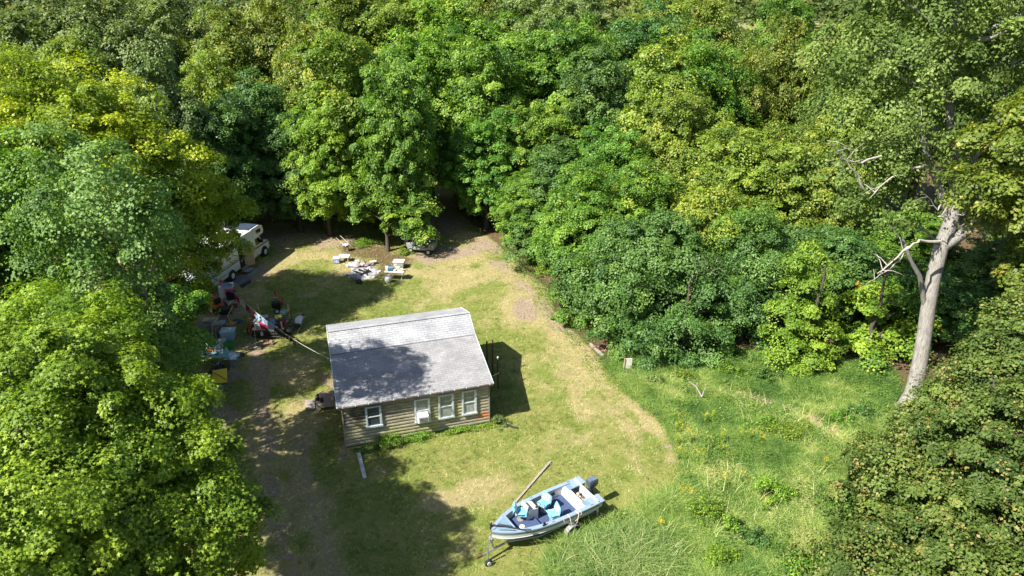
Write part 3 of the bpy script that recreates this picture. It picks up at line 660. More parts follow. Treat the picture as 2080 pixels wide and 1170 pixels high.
# ------------------------------------------------------------------ boat on its trailer
bang=R(-148.0)
BO=Vector((3.19,23.94,0))
boat=thing('fishing_boat','open blue and white aluminium fishing boat with three pedestal seats and an outboard','boat',BO,bang)
hullw=mat('hull_white',(.48,.50,.46),.3,0,.08,2,spec=.6); hullg=mat('hull_grey_blue_band',(.13,.17,.20),.35,0,.15,3); gunw=mat('gunwale_blue_grey',(.22,.29,.36),.4,0,.10,4,spec=.6)
deckblue=mat('blue_carpet',(.045,.070,.150),.95,0,.2,12); inw=mat('interior_white',(.50,.51,.51),.5,0,.1,4); bowg=mat('bow_deck_blue_grey',(.14,.22,.29),.8,0,.2,8)
ST=[(-.02,.90),(.6,.915),(1.4,.92),(2.2,.90),(2.9,.83),(3.5,.70),(4.0,.52),(4.35,.33),(4.6,.15),(4.72,.02)]
def hb(x):
    for (a,p),(b_,q) in zip(ST[:-1],ST[1:]):
        if x<=b_: return p+(q-p)*(x-a)/(b_-a)
    return .02
def gz(x): return 1.02+.15*max(0,x/4.7)**1.6
def kz(x): return .42+ (0 if x<2.6 else .42*((x-2.6)/2.1)**2)
xsn=list(np.linspace(-.02,4.72,26))
def sect(x):
    h=hb(x); g_=gz(x); k=kz(x); t=x/4.72; ch=h*(.93-.25*t**2); cz=k+.17+.10*t
    return [(h,g_),(h*.985,g_-.16),(h*.965,g_-.32),(ch,cz+.06),(ch*.93,cz),(ch*.5,k+.06),(0,k)]
def hullpart(i0,i1,off=0):
    m=MB();V=[];n=i1-i0+1
    for s in (1,-1):
        V=[];F=[]
        for x in xsn:
            for (y,z) in sect(x)[i0:i1+1]: V.append((x,s*max(.0,y+off),z))
        for i in range(len(xsn)-1):
            for k in range(n-1): F.append((i*n+k,i*n+k+1,(i+1)*n+k+1,(i+1)*n+k))
        m.add(V,F)
    return m
hu=hullpart(1,6).build('hull',hullw,boat,True); hullpart(0,1,.001).build('side_band',hullg,hu,True)
MB().tube([(x,hb(x)*.965+.008,gz(x)-.31) for x in xsn],.014,5).tube([(x,-hb(x)*.965-.008,gz(x)-.31) for x in xsn],.014,5).build('rub_strake',hullw,hu)
# gunwale cap
m=MB()
for s in (1,-1):
    V=[];F=[]
    for x in xsn:
        h=hb(x);w_=min(.16,h*.9); z=gz(x)
        V+= [(x,s*(h+.025),z-.03),(x,s*(h+.02),z+.022),(x,s*max(0,h-w_),z+.022),(x,s*max(0,h-w_),z-.03)]
    for i in range(len(xsn)-1):
        for k in range(4): q=(k+1)%4; F.append((i*4+k,i*4+q,(i+1)*4+q,(i+1)*4+k))
    F+=[(0,1,2,3)]; m.add(V,F)
m.build('gunwale',gunw,boat,True)
# inner sides
m=MB()
for s in (1,-1):
    V=[];F=[]
    for x in xsn[:-3]:
        h=max(0,hb(x)-.15); V+=[(x,s*h,gz(x)-.0),(x,s*h*.97,.62)]
    n=len(xsn)-3
    for i in range(n-1): F.append((2*i,2*i+1,2*i+3,2*i+2))
    m.add(V,F)
m.build('inner_side',inw,boat)
MB().prism([(-s_*0+x,y) for x,y,s_ in [(.6,-.76,0),(2.9,-.70,0),(2.9,.70,0),(.6,.76,0)]],.56,.62,'z').build('floor',deckblue,boat)
# raised bow floor with a curved end
poly=[(2.62,.68),(2.70,.2),(3.0,-.1),(2.75,-.2),(2.62,-.68)]
up=[(x,-(hb(x)-.16)) for x in np.linspace(2.62,3.86,8)]+[(x,hb(x)-.16) for x in np.linspace(3.86,2.62,8)]
MB().prism(up,.63,.80,'z').build('bow_floor',deckblue,boat)
bd=[(x,-(hb(x)-.05)) for x in np.linspace(3.82,4.66,8)]+[(x,(hb(x)-.05)) for x in np.linspace(4.66,3.82,8)]
MB().prism(bd,1.10,1.155,'z').build('bow_deck',bowg,boat); MB().box((3.83,0,1.13),(.05,1.06,.07)).build('bow_trim',gunw,boat)
MB().box((3.87,0,.95),(.03,.95,.30)).build('bow_bulkhead',deckblue,boat)
# stern bench
m=MB(); m.box((.72,0,.77),(.05,1.50,.38),rot=(0,-.15,0)); m.box((.60,0,.965),(.20,1.50,.03)); b_=m.build('stern_bench',inw,boat)
m=MB(); m.box((.765,-.25,.74),(.012,.42,.20),rot=(0,-.15,0)); m.build('bench_hatch',mat('hatch_grey',(.48,.48,.45),.6),b_)
for s in (1,-1): MB().box((.33,s*.60,.985),(.50,.32,.03),bev=.008).build('stern_hatch',bowg,boat)
MB().box((.3,0,.66),(.55,.86,.02)).build('bilge_well',mat('bilge_brown',(.10,.085,.075),.8,0,.5,12),boat)
m=MB(); g=random.Random(4)
for k in range(9): m.box((.2+g.uniform(-.1,.25),g.uniform(-.33,.33),.76),(g.uniform(.08,.18),g.uniform(.06,.18),g.uniform(.1,.2)),rot=(g.uniform(-.4,.4),.2,g.uniform(0,3)),bev=.015)
m.build('gear_pile',mat('grey_brown_gear',(.13,.12,.115),.8,col2=(.48,.44,.40),scale=9),boat)
m=MB(); m.box((.0,0,.80),(.05,1.72,.62)); m.build('transom',hullw,boat)
for s in (1,-1): MB().prism([(-.26,.99),(.30,.99),(.30,1.045),(-.30,1.045)],s*.92,s*.42,'y').build('transom_cap',gunw,boat)
for s in (1,-1): MB().box((-.16,s*.62,.82),(.24,.34,.36),bev=.03).build('stern_pod',hullw,boat)
for x,s in ((.35,1),(.35,-1),(2.3,1),(2.3,-1),(3.55,1)):
    MB().box((x,s*(hb(x)-.06),gz(x)+.045),(.14,.025,.02),bev=.006).box((x,s*(hb(x)-.06),gz(x)+.03),(.04,.03,.03)).build('cleat',mat('chrome',(.7,.7,.7),.2,.9),boat)
# outboard
om=mat('outboard_charcoal',(.050,.065,.085),.3,0,.2,3,spec=.6)
ob=MB().box((-.30,0,1.33),(.52,.34,.36),bev=.08,taper=.85).build('outboard',om,boat,True)
MB().box((-.30,0,1.53),(.40,.26,.05),bev=.02).build('cowl_top',mat('outboard_top',(.10,.13,.16),.35),ob)
MB().box((-.28,0,.88),(.24,.20,.60),bev=.04,taper=.7).build('midsection',om,ob,True)
MB().box((-.34,0,.50),(.42,.03,.16),bev=.01).box((-.28,0,.40),(.10,.025,.26),bev=.01).lathe((-.30,0,.44),[(.02,-.22),(.05,-.12),(.05,.12),(.01,.2)],10,'x').build('gearcase',om,ob,True)
m=MB()
for k in range(3):
    a=k*2.094; m.box((-.54,.075*math.cos(a),.44+.075*math.sin(a)),(.015,.10,.06),rot=(a,.5,0),bev=.005)
m.build('propeller',om,ob)
MB().box((-.06,0,1.0),(.10,.24,.20),bev=.02).build('clamp_bracket',blackm,ob)
# console
cons=MB().prism([(2.45,.62),(3.02,.62),(2.98,1.02),(2.86,1.28),(2.45,1.20)],-.58,-.05,'y').build('console',mat('console_grey_white',(.52,.52,.49),.5,0,.15,5),boat)
MB().box((2.95,-.3,1.40),(.02,.50,.22),rot=(0,-.35,0)).build('windshield',mat('smoked_plastic',(.30,.32,.32),.1,0,.1,2,spec=.9),cons)
m=MB(); P=[(2.39+.04*math.cos(a),-.32+.17*math.cos(a),1.16+.17*math.sin(a)) for a in np.linspace(0,6.283,17)]; m.tube(P,.016,6).tube([(2.45,-.32,1.12),(2.39,-.32,1.16)],.02,6).tube([(2.39,-.49,1.16),(2.39,-.15,1.16)],.01,5); m.build('steering_wheel',blackm,cons)
MB().box((2.50,-.12,1.17),(.10,.08,.16),bev=.015).tube([(2.45,-.05,1.2),(2.35,-.04,1.35)],.015,6).build('throttle',blackm,cons)
MB().box((2.72,-.64,1.02),(.34,.12,.2),bev=.02).build('side_box',inw,cons)
# seats with blue patterned covers
camo=mat('aqua_camouflage_cover',(.03,.28,.44),.8,0,.2,9,.3,col2=(.30,.55,.66))
def seat(x,y,rz,zf):
    s=MB().box((0,0,.40),(.44,.44,.08),bev=.03).build('seat',mat('seat_white',(.58,.58,.56),.5),boat,True,loc=(x,y,zf),rot=(0,0,rz))
    MB().lathe((0,0,.01),[(.16,0),(.15,.02),(.035,.04),(.03,.36)],12).build('pedestal',mat('seat_post_grey',(.30,.30,.30),.4,.4),s,True)
    MB().box((-.20,0,.58),(.08,.42,.34),rot=(0,-.25,0),bev=.035).build('backrest',mat('seat_white',(0,)*3),s,True)
    g=np.random.default_rng(int(abs(x*100)+3)); 
    # crumpled cover over seat and back
    nu,nv=14,12; V=[]
    for i in range(nu):
        u=i/(nu-1)
        if u<.45: bx=.26-u/.45*.42; bz=.47
        elif u<.85: k=(u-.45)/.4; bx=-.13-.10*k; bz=.47+.36*k
        else: k=(u-.85)/.15; bx=-.26-.06*k; bz=.83-.22*k
        for j in range(nv):
            v=j/(nv-1)-.5; V.append((bx+g.normal(0,.014),v*.52,bz+g.normal(0,.018)-(.12*max(0,abs(v)-.38)/.12)))
    F=[(i*nv+j,i*nv+j+1,(i+1)*nv+j+1,(i+1)*nv+j) for i in range(nu-1) for j in range(nv-1)]
    MB().add(V,F).build('seat_cover',camo,s,False)
    for q_ in (1,-1): MB().box((.0,q_*.24,.40),(.34,.02,.05)).build('armrest',blackm,s)
    return s
seat(3.18,-.27,2.6,.80); seat(1.98,-.34,.25,.62); seat(1.98,.36,-.2,.62)
MB().lathe((3.35,.12,.80),[(.12,0),(.11,.02),(.03,.03)],14).build('seat_socket',inw,boat)
m=MB(); m.box((1.4,-.735,.86),(.55,.03,.14)).box((1.35,-.72,.88),(.22,.04,.05)); m.build('rod_locker',blackm,boat)
m=MB(); m.tube([(2.25,-.55,.95),(1.95,-.62,1.0),(2.35,-.68,1.1)],.012,5)
for k in range(4): m.box((2.32-.06*k,-.50-.03*k,.90),(.05,.05,.14),bev=.01)
m.build('controls',blackm,boat)
# trolling motor
tm=MB().tube([(4.62,-.18,1.27),(4.2,.12,1.26),(3.55,.78,1.25)],.022,8).build('trolling_motor',blackm,boat,True)
MB().lathe((4.62,-.20,1.05),[(.02,-.02),(.06,.02),(.065,.22),(.05,.30),(.02,.33)],12).build('motor_head',blackm,tm,True)
MB().box((4.15,.06,1.20),(.55,.10,.06),rot=(0,0,-.75),bev=.015).build('mount_bracket',om,tm)
MB().box((3.50,.82,1.24),(.24,.13,.10),rot=(0,0,-.6),bev=.04).build('lower_unit',om,tm,True)
m=MB(); m.tube([(4.45,.15,1.2),(4.2,.30,1.2),(3.9,.52,1.2)],.010,5); m.build('tiller_rod',blackm,tm)
MB().box((2.72,.80,1.20),(.10,.06,.12),bev=.02).box((2.72,.80,1.10),(.16,.10,.03)).build('rod_holder',blackm,boat)
# mooring ropes over the near side
rp=mat('pale_rope',(.50,.42,.35),.9,0,.2,20)
def rope(lb,P,r=.013):
    t=thing('mooring_rope',lb,'rope',BO,bang); MB().tube(P,r,6).build('rope',rp,t,True)
def cat(a,b_,sag,n=10): 
    a,b_=Vector(a),Vector(b_); return [a.lerp(b_,i/n)-Vector((0,0,sag*4*(i/n)*(1-i/n))) for i in range(n+1)]
rope('thick pale rope looped over the boat\'s near side down beside the trailer wheel',[(1.15,.76,1.07),(1.12,.96,1.05)]+cat((1.12,.98,1.02),(1.55,1.0,.95),.58)+[(1.56,.94,1.07),(1.55,.78,1.08)],.02)
rope('thinner pale rope hanging in a loop from the boat\'s near gunwale',[(1.0,.74,1.07),(.98,.965,1.04)]+cat((.98,.98,1.0),(1.85,.97,1.0),.28)+[(1.86,.9,1.08)],.012)
# trailer
galv=mat('galvanised_steel',(.36,.36,.36),.45,.6,.25,6); tyre=mat('tyre_rubber',(.022,.022,.024),.85,0,.3,10); rimw=mat('white_rim',(.66,.67,.68),.4,0,.1,6)
tr=thing('boat_trailer','galvanised boat trailer with white wheel rims under the fishing boat','trailer',BO,bang)
m=MB(); m.tube([(5.35,.28,.44),(3.9,.12,.36),(2.9,0,.33),(.2,0,.33)],.045,6)
for s in (1,-1): m.tube([(4.1,.13,.37),(2.8,s*.55,.34),(.0,s*.6,.34)],.035,6)
m.box((1.44,0,.30),(.08,1.9,.07)).box((.1,0,.34),(.07,1.3,.06)).box((2.7,0,.34),(.06,1.1,.06)); m.build('frame',galv,tr)
def wheel(x,y,r,wd,par,side):
    w_=MB().lathe((x,y,r),[(r*.55,-wd/2),(r*.9,-wd/2),(r,-wd*.3),(r,wd*.3),(r*.9,wd/2),(r*.55,wd/2)],22,'y',closed=False).build('wheel',tyre,par,True)
    MB().lathe((x,y+side*wd*.28,r),[(.02,side*.03),(r*.2,side*.02),(r*.3,-side*.02),(r*.5,0),(r*.58,side*.05)],18,'y').build('rim',rimw,w_,True)
    return w_
for s in (1,-1):
    wheel(1.44,s*1.0,.28,.18,tr,s)
    P=[(1.44+.36*math.cos(a),.28+.36*math.sin(a)) for a in np.linspace(.15,2.99,9)]
    V=[];F=[]
    for u,z in P: V+=[(u,s*.88,z),(u,s*1.12,z)]
    for i in range(8): F.append((2*i,2*i+1,2*i+3,2*i+2))
    MB().add(V,F).build('fender',galv,tr)
MB().tube([(4.75,.2,.42),(4.9,.2,.95),(4.75,.15,1.02)],.035,6).box((4.88,.2,.98),(.16,.14,.14),bev=.02).lathe((4.85,.2,1.0),[(.06,-.1),(.06,.1)],10,'y').build('winch_post',galv,tr)
MB().tube([(4.95,.34,1.0),(5.1,.36,1.02),(5.1,.42,.95)],.012,5).build('winch_crank',galv,tr)
MB().lathe((5.15,.42,.0),[(.03,.25),(.03,.85),(.045,.86),(.045,.9)],8).tube([(5.15,.42,.9),(5.3,.42,.92)],.012,5).build('tongue_jack',galv,tr)
wheel(5.18,.52,.16,.09,tr,1)
MB().box((5.46,.29,.46),(.26,.10,.09),bev=.02).build('coupler',rust,tr)
MB().box((-.02,.78,.40),(.05,.10,.55)).box((-.02,-.78,.40),(.05,.10,.55)).build('light_bracket',galv,tr)
for s in (1,-1): MB().box((.05,s*.66,.44),(.03,.16,.09),bev=.01).build('tail_light',mat('red_lens',(.35,.02,.02),.3),tr)
# plank on the lawn
p=gp(1118,940);q=gp(1047,1021); d=q-p
t=thing('wooden_plank','long weathered plank lying on the lawn with one end by the boat','plank',(p+q)/2,math.atan2(d.y,d.x)); MB().box((0,0,.06),(d.length,.10,.045),rot=(0,.012,0)).box((-d.length/2+.1,0,.025),(.1,.2,.05)).build('board',graywood,t)
# ------------------------------------------------------------------ motorhome under the trees
RA=Vector((-20.65,47.84,0)); ra=R(77.35); rn=Vector((-math.sin(ra),math.cos(ra),0)); RO=RA+rn*1.15
rvw=mat('rv_white',(.60,.61,.60),.35,0,.08,2,spec=.5); rvdk=mat('tinted_glass',(.012,.014,.016),.08,0,.2,2,spec=.8); rvs=mat('grey_stripe',(.12,.15,.16),.4,0,.1,3); navy=mat('navy_cap',(.03,.045,.075),.6,0,.3,4)
rv=thing('motorhome','white class C motorhome with grey stripes and its side door open, parked under the trees','motorhome',(RO.x,RO.y,0),ra)
MB().box((.35,0,1.62),(6.3,2.3,2.30),bev=.06).build('body',rvw,rv,True)
m=MB(); m.prism([(3.2,1.95),(4.75,2.0),(4.88,2.2),(4.78,2.62),(4.3,2.80),(3.2,2.80)],-1.12,1.12,'y'); m.build('overcab',rvw,rv)
m=MB(); m.prism([(3.45,.42),(5.55,.42),(5.62,.75),(5.55,1.12),(4.75,1.28),(4.35,1.95),(3.45,1.95)],-.98,.98,'y'); m.build('cab',rvw,rv)
m=MB(); m.prism([(3.1,2.802),(4.3,2.802),(4.76,2.625),(4.80,2.66),(4.32,2.86),(3.1,2.86)],-1.0,1.0,'y'); m.build('overcab_cover',navy,rv)
MB().prism([(4.78,1.29),(4.38,1.94),(4.41,1.95),(4.82,1.30)],-.85,.85,'y').build('windshield',rvdk,rv)
MB().prism([(3.75,1.25),(4.60,1.25),(4.32,1.80),(3.75,1.80)],-.995,-.98,'y').build('cab_window',rvdk,rv)
MB().box((4.15,-1.13,2.36),(.62,.02,.30)).build('overcab_window',rvdk,rv)
for x0,x1,z0,z1 in((-2.0,-.82,1.62,2.30),(-.36,-.05,1.60,2.12)): MB().box(((x0+x1)/2,-1.155,(z0+z1)/2),(x1-x0,.02,z1-z0),bev=.004).build('side_window',rvdk,rv)
m=MB(); m.box((.35,-1.157,1.18),(6.2,.012,.09)).box((.35,-1.157,1.33),(6.2,.012,.04)).box((4.6,-.985,1.06),(1.9,.012,.14)).box((-1.2,-1.157,.78),(2.6,.012,.03)); m.build('stripe',rvs,rv)
MB().box((1.48,-1.156,1.30),(.66,.016,1.62)).build('doorway_shade_panel',mat('painted_interior_shade',(.02,.018,.016),.9),rv)  # flat dark panel paints the shade inside the open door
dr=MB().box((2.20,-1.36,1.12),(.70,.05,1.60),rot=(0,0,-.55),bev=.01).build('door',mat('tan_door_inside',(.42,.28,.17),.6,0,.12,3),rv)
MB().box((1.95,-1.26,1.15),(.06,.03,.14)).build('door_handle',blackm,dr)
m=MB(); m.box((1.48,-1.45,.26),(.8,.6,.04)).box((1.48,-1.25,.42),(.7,.28,.03)); m.build('entry_step',mat('tan_step',(.30,.26,.22),.8),rv)
for x in(0,4.79):
    for s in(1,-1):
        MB().lathe((x,s*1.10 if x<1 else s*.95,.38),[(.46,-.06),(.46,.04)],22,'y').build('wheel_arch',blackm,rv); wheel(x,s*1.10 if x<1 else s*.97,.38,.26,rv,s)
MB().box((5.68,0,.52),(.10,1.9,.16),bev=.02).build('bumper',mat('bumper_steel',(.45,.45,.45),.3,.8),rv)
for s in(1,-1): MB().box((5.625,s*.68,.86),(.02,.24,.15)).build('headlight',mat('lamp_glass',(.6,.6,.58),.1),rv)
MB().box((5.63,0,.86),(.02,.9,.22)).build('radiator_grille',blackm,rv)
MB().box((4.45,-1.12,1.45),(.10,.20,.26),bev=.02).build('mirror',blackm,rv)
ml=MB().box((-.6,0,2.84),(.9,.7,.16),bev=.05).build('roof_unit',rvw,rv)
m=MB(); m.tube([(1.9,.3,2.77),(1.9,.3,3.45)],.02,5); P=[(1.9+.32*math.cos(a),.3,3.6+.26*math.sin(a)) for a in np.linspace(0,6.283,13)]; m.tube(P,.012,4).tube([(1.6,.3,3.6),(2.2,.3,3.6)],.01,4).tube([(1.9,.3,3.34),(1.9,.3,3.86)],.01,4); m.build('antenna',galv,rv)
# doormats
def flat(name,lb,cat_,P,z,m_,nm='sheet',t_=.02):
    c=sum((Vector(p) for p in P),Vector())/len(P); o=thing(name,lb,cat_,(c.x,c.y,0)); MB().prism([(p[0]-c.x,p[1]-c.y) for p in P],z,z+t_,'z').build(nm,m_,o); return o
flat('outdoor_mat','pale grey mat in front of the motorhome\'s step, nearest the door','mat',[gp(498,554),gp(507,563),gp(527,549),gp(515,547)],.01,mat('mat_grey',(.23,.25,.27),.9))
flat('outdoor_mat','darker grey mat overlapping the rear wheel side of the motorhome','mat',[gp(474,568),gp(484,578),gp(512,566),gp(499,559)],.01,mat('mat_slate',(.12,.13,.15),.9))
flat('black_mat','black mat at the end of the row beside the motorhome','mat',[gp(486,580),gp(493,586),gp(511,573),gp(508,569)],.01,blackm)
# ------------------------------------------------------------------ yard clutter
def G(px_,py_): p=gp(px_,py_); return (p.x,p.y,0)
def M(n,c,r=.7,**k): return mat(n,c,r,**k)
def tub(lb,px_,py_,r1,r2,h,mm,name='plastic_tub',cat_='tub',lid=None,rim=True,square=False,group=None,rz=.3):
    t=thing(name,lb,cat_,G(px_,py_),rz,group)
    if square:
        MB().box((0,0,h/2),(r2*2,r2*1.6,h),bev=.03,taper=r1/r2).build('tub_body',mm,t,True)
        if lid: MB().box((0,0,h+.015),(r2*2.1,r2*1.7,.04),bev=.012).build('lid',lid,t)
        else: MB().box((0,0,h+.002),(r2*1.8,r2*1.4,.012)).build('hollow_shade_sheet',M('painted_hollow_shade',(.03,.03,.03)),t)  # dark sheet on a solid body paints the shade of a hollow
    else:
        MB().lathe((0,0,0),[(r1,0),(r2,h),(r2+.02,h+.005),(r2+.02,h-.03)] if rim else [(r1,0),(r2,h)],18).build('tub_body',mm,t,True)
        if lid: MB().lathe((0,0,h),[(r2+.025,0),(r2+.02,.03),(r2*.5,.045)],18).build('lid',lid,t,True)
    return t
white=M('white_enamel',(.62,.64,.64),.4); lb_=M('light_blue_plastic',(.27,.42,.52),.5,var=.1); grn=M('green_plastic',(.02,.20,.05),.45); redp=M('red_plastic',(.50,.045,.03),.45); orange=M('orange_paint',(.62,.11,.03),.4); teal=M('teal_fabric',(.08,.20,.22),.8); greym=M('grey_metal',(.20,.21,.22),.5,metal=.4); yell=M('yellow_sheet',(.72,.52,.03),.5,var=.08); pink=M('magenta_plastic',(.52,.07,.22),.5); tanw=M('tan_wood',(.42,.32,.19),.8); navyf=M('navy_tarp',(.03,.05,.10),.7); cream=M('cream_card',(.52,.48,.40),.8)
t=thing('chest_freezer','white enamelled freezer piled with clothes at the motorhome\'s rear corner','freezer',G(463,603),.2)
MB().box((0,0,.45),(.95,.65,.88),bev=.03).build('cabinet',white,t); MB().box((0,0,.92),(.97,.67,.06),bev=.015).build('lid',white,t)
def heap(name,lb,cat_,loc,r,h,mm,seed,rz=0,nm='folds'):
    g=np.random.default_rng(seed); t=thing(name,lb,cat_,loc,rz); n=15; V=[];F=[]
    for i in range(n):
        for j in range(n):
            u=i/(n-1)*2-1; v=j/(n-1)*2-1; rr=min(1,math.hypot(u,v)); V.append((u*r[0]+g.normal(0,.02),v*r[1]+g.normal(0,.02),max(.0,h*(1-rr**1.7)*(1+g.normal(0,.25)))))
    for i in range(n-1):
        for j in range(n-1): F.append((i*n+j,i*n+j+1,(i+1)*n+j+1,(i+1)*n+j))
    MB().add(V,F).build(nm,mm,t,True); return t
fp=G(463,603)
heap('folded_blanket','slate blue blanket hanging over the front of the white freezer','blanket',(fp[0]+.15,fp[1]-.15,.95),(.35,.3),.16,M('slate_cloth',(.16,.22,.27),.9),5)
heap('dusty_pink_cloth','dusty pink cloth heaped on the white freezer','cloth',(fp[0]-.25,fp[1],.95),(.25,.22),.14,M('dusty_pink',(.33,.20,.21),.9),6)
t=thing('red_jug','small red jug at the left end of the white freezer top','jug',(fp[0]-.40,fp[1]+.18,.95)); MB().lathe((0,0,0),[(.09,0),(.11,.08),(.1,.2),(.04,.26),(.04,.31)],12).build('jug_body',redp,t,True); MB().tube([(.04,0,.27),(.15,0,.24),(.11,0,.1)],.015,5).build('handle',redp,t)
# riding mower
t=thing('riding_mower','orange riding mower half hidden by leaves left of the black crates','riding mower',G(437,628),2.5)
MB().box((.45,0,.62),(.75,.62,.40),bev=.10).build('hood',orange,t,True); MB().box((-.25,0,.42),(.85,.75,.16),bev=.04).build('chassis',orange,t,True); MB().box((.05,0,.22),(.7,1.1,.14),bev=.05).build('mower_deck',M('dark_red_paint',(.28,.04,.02)),t,True)
s_=MB().box((-.35,0,.62),(.42,.44,.10),bev=.03).build('seat',blackm,t,True); MB().box((-.55,0,.82),(.09,.42,.36),bev=.03).build('backrest',blackm,s_,True)
P=[(.02+.03*math.cos(a),.16*math.cos(a),.98+.16*math.sin(a)) for a in np.linspace(0,6.283,13)]; MB().tube(P,.014,5).tube([(.2,0,.75),(.02,0,.98)],.018,5).build('steering_wheel',blackm,t)
for x,s,r_ in((.6,1,.19),(.6,-1,.19),(-.45,1,.26),(-.45,-1,.26)): wheel(x,s*.46,r_,.18,t,s)
tub('shallow magenta tub set on top of a black bin beside the freezer',470,606,.26,.33,.2,pink,name='magenta_tub').location.z=.55
tub('round black bin under the magenta tub',470,606,.30,.34,.54,blackm,name='black_bin',cat_='bin')
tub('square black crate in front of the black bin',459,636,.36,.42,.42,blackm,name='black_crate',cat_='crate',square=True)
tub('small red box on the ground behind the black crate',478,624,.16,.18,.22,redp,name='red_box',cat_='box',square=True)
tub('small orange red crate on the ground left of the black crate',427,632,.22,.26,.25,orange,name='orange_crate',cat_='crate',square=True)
t=thing('silver_tool','silver hand tool leaning on the black crate','tool',G(464,630),.6); MB().tube([(0,0,.3),(.35,.1,.55)],.03,6).build('handle',galv,t); MB().box((.38,.1,.57),(.16,.10,.04)).build('blade',galv,t)
t=thing('plywood_sheet','pale plywood sheet lying on the ground by the clutter','plywood',G(433,650),.12); MB().box((0,0,.05),(1.3,.6,.03)).build('board',tanw,t); MB().box((0,-.2,.015),(1.2,.09,.04)).box((0,.2,.015),(1.2,.09,.04)).build('batten',graywood,t)
t=thing('galvanised_basin','round grey metal basin standing on edge behind the scrap pile','basin',G(455,655),0,rot=(1.0,0,.3)); MB().lathe((0,0,.3),[(.30,0),(.36,.14),(.38,.15),(.35,.13),(.28,.02)],20,closed=False).lathe((0,0,.31),[(0,0),(.29,0)],20,closed=False).build('basin_body',greym,t,True)
t=thing('yellow_pole','yellow pole leaning by the basin','pole',G(459,656),0); MB().tube([(0,0,.2),(.45,.5,1.0)],.035,6).build('pole',M('yellow_ochre',(.55,.40,.10)),t)
tub('low orange yellow pan on the ground beside the yellow pole',470,659,.30,.36,.14,M('orange_yellow_pan',(.58,.26,.02)),name='drip_pan',cat_='pan')
heap('blue_tarp','small crumpled dark blue tarp beside the orange yellow pan','tarp',G(480,654),(.45,.35),.15,navyf,8)
heap('blue_tarp','crumpled navy tarp at the left side of the scrap pile by the leaves','tarp',G(425,684),(.6,.6),.4,navyf,9)
# scrap pile of frames
t=thing('scrap_frame_pile','tangle of grey metal chair frames and rods in the middle of the clutter','scrap pile',G(440,672),.1); g=random.Random(8)
for k in range(6):
    m=MB(); cx,cy=g.uniform(-.7,.7),g.uniform(-.35,.5); h=g.uniform(.35,.8); w_=g.uniform(.3,.5); a=g.uniform(0,3)
    c,s=math.cos(a)*w_,math.sin(a)*w_
    m.tube([(cx-c,cy-s,0),(cx-c,cy-s,h),(cx+c,cy+s,h+g.uniform(-.1,.2)),(cx+c,cy+s,0)],.018,5).tube([(cx-c,cy-s,h*.5),(cx+c,cy+s,h*.6)],.015,5); m.build('bent_frame',greym,t)
for k in range(7): 
    x,y=g.uniform(-.8,.8),g.uniform(-.4,.4); MB().tube([(x,y,g.uniform(.05,.3)),(x+g.uniform(-.8,.8),y+g.uniform(-.5,.5),g.uniform(.3,.8))],.02,5).build('rod',graywood if k%2 else galv,t)
m=MB(); m.box((-.45,-.25,.35),(.35,.02,.6),rot=(.5,0,.4)); m.build('screen_panel',M('grey_screen',(.26,.28,.30)),t)
m=MB(); m.box((.2,.1,.52),(.8,.5,.03),rot=(.1,.05,.3)); m.build('tabletop',M('grey_top',(.30,.32,.30)),t)
tub('large square light blue plastic bin on its side, brightest item of the clutter',466,688,.36,.42,.62,lb_,name='storage_bin',cat_='bin',square=True,lid=M('pale_blue_lid',(.42,.55,.62)),rz=.12)
t=thing('wooden_stake','thin wooden stake standing in front of the scrap pile','stake',G(441,694),0); MB().tube([(0,0,0),(.02,.05,1.0)],.022,5).build('stake',tanw,t)
t=thing('pale_stake','pale stake propped against the left tarp','stake',G(431,690),0); MB().tube([(0,0,0),(.1,.2,1.1)],.02,5).build('stake',M('pale_stick',(.5,.48,.42)),t)
tub('tall pale grey drum left of the white bags',427,712,.26,.28,.75,M('pale_grey_drum',(.33,.35,.37)),name='plastic_drum',cat_='drum',lid=M('grey_lid',(.4,.42,.44)))
heap('white_bag','white plastic bag next to the cream box','bag',G(443,704),(.33,.3),.42,M('white_bag',(.60,.62,.66),.5,bump=.4),12)
heap('pale_bag','bluish white bag between the drum and the white bag','bag',G(435,706),(.2,.25),.5,M('blue_white_bag',(.45,.50,.56),.5,bump=.4),13)
tub('small cream cardboard box above the green bucket',452,699,.24,.24,.3,cream,name='cardboard_box',cat_='box',square=True,lid=cream)
tub('bright green bucket on the grass','464',0,.2,.27,.38,grn,name='green_bucket',cat_='bucket') if False else tub('bright green bucket in front of the cream box',465,709,.22,.28,.40,grn,name='green_bucket',cat_='bucket')
# table of bottles
tp_=G(440,740)
t=thing('folding_table','low folding table under a teal cloth with bottles standing on it','table',tp_,.02)
MB().box((0,0,.70),(1.75,.75,.03)).build('tabletop',M('table_grey_white',(.40,.44,.46)),t)
for x in(-.8,.8):
    for y in(-.32,.32): MB().tube([(x,y,0),(x,y,.69)],.02,6).build('leg',greym,t)
g=np.random.default_rng(3); n=16; V=[(.95+g.normal(0,.015),-.40+.8*j/(n-1),.72-.68*i/(n-1)+g.normal(0,.01)) for i in range(n) for j in range(n)]; V=[(x+.10*(.72-z)*math.sin(y*14),y,z) for x,y,z in V]
tc_=thing('teal_cloth','teal cloth hanging off the right end of the bottle table','cloth',tp_,.02); MB().add(V,[(i*n+j,i*n+j+1,(i+1)*n+j+1,(i+1)*n+j) for i in range(n-1) for j in range(n-1)]).build('drape',M('teal_cloth',(.15,.33,.34),.85),tc_,True)
MB().box((.25,0,.722),(1.40,.72,.006)).build('cloth_top',M('teal_cloth',(0,)*3),tc_)
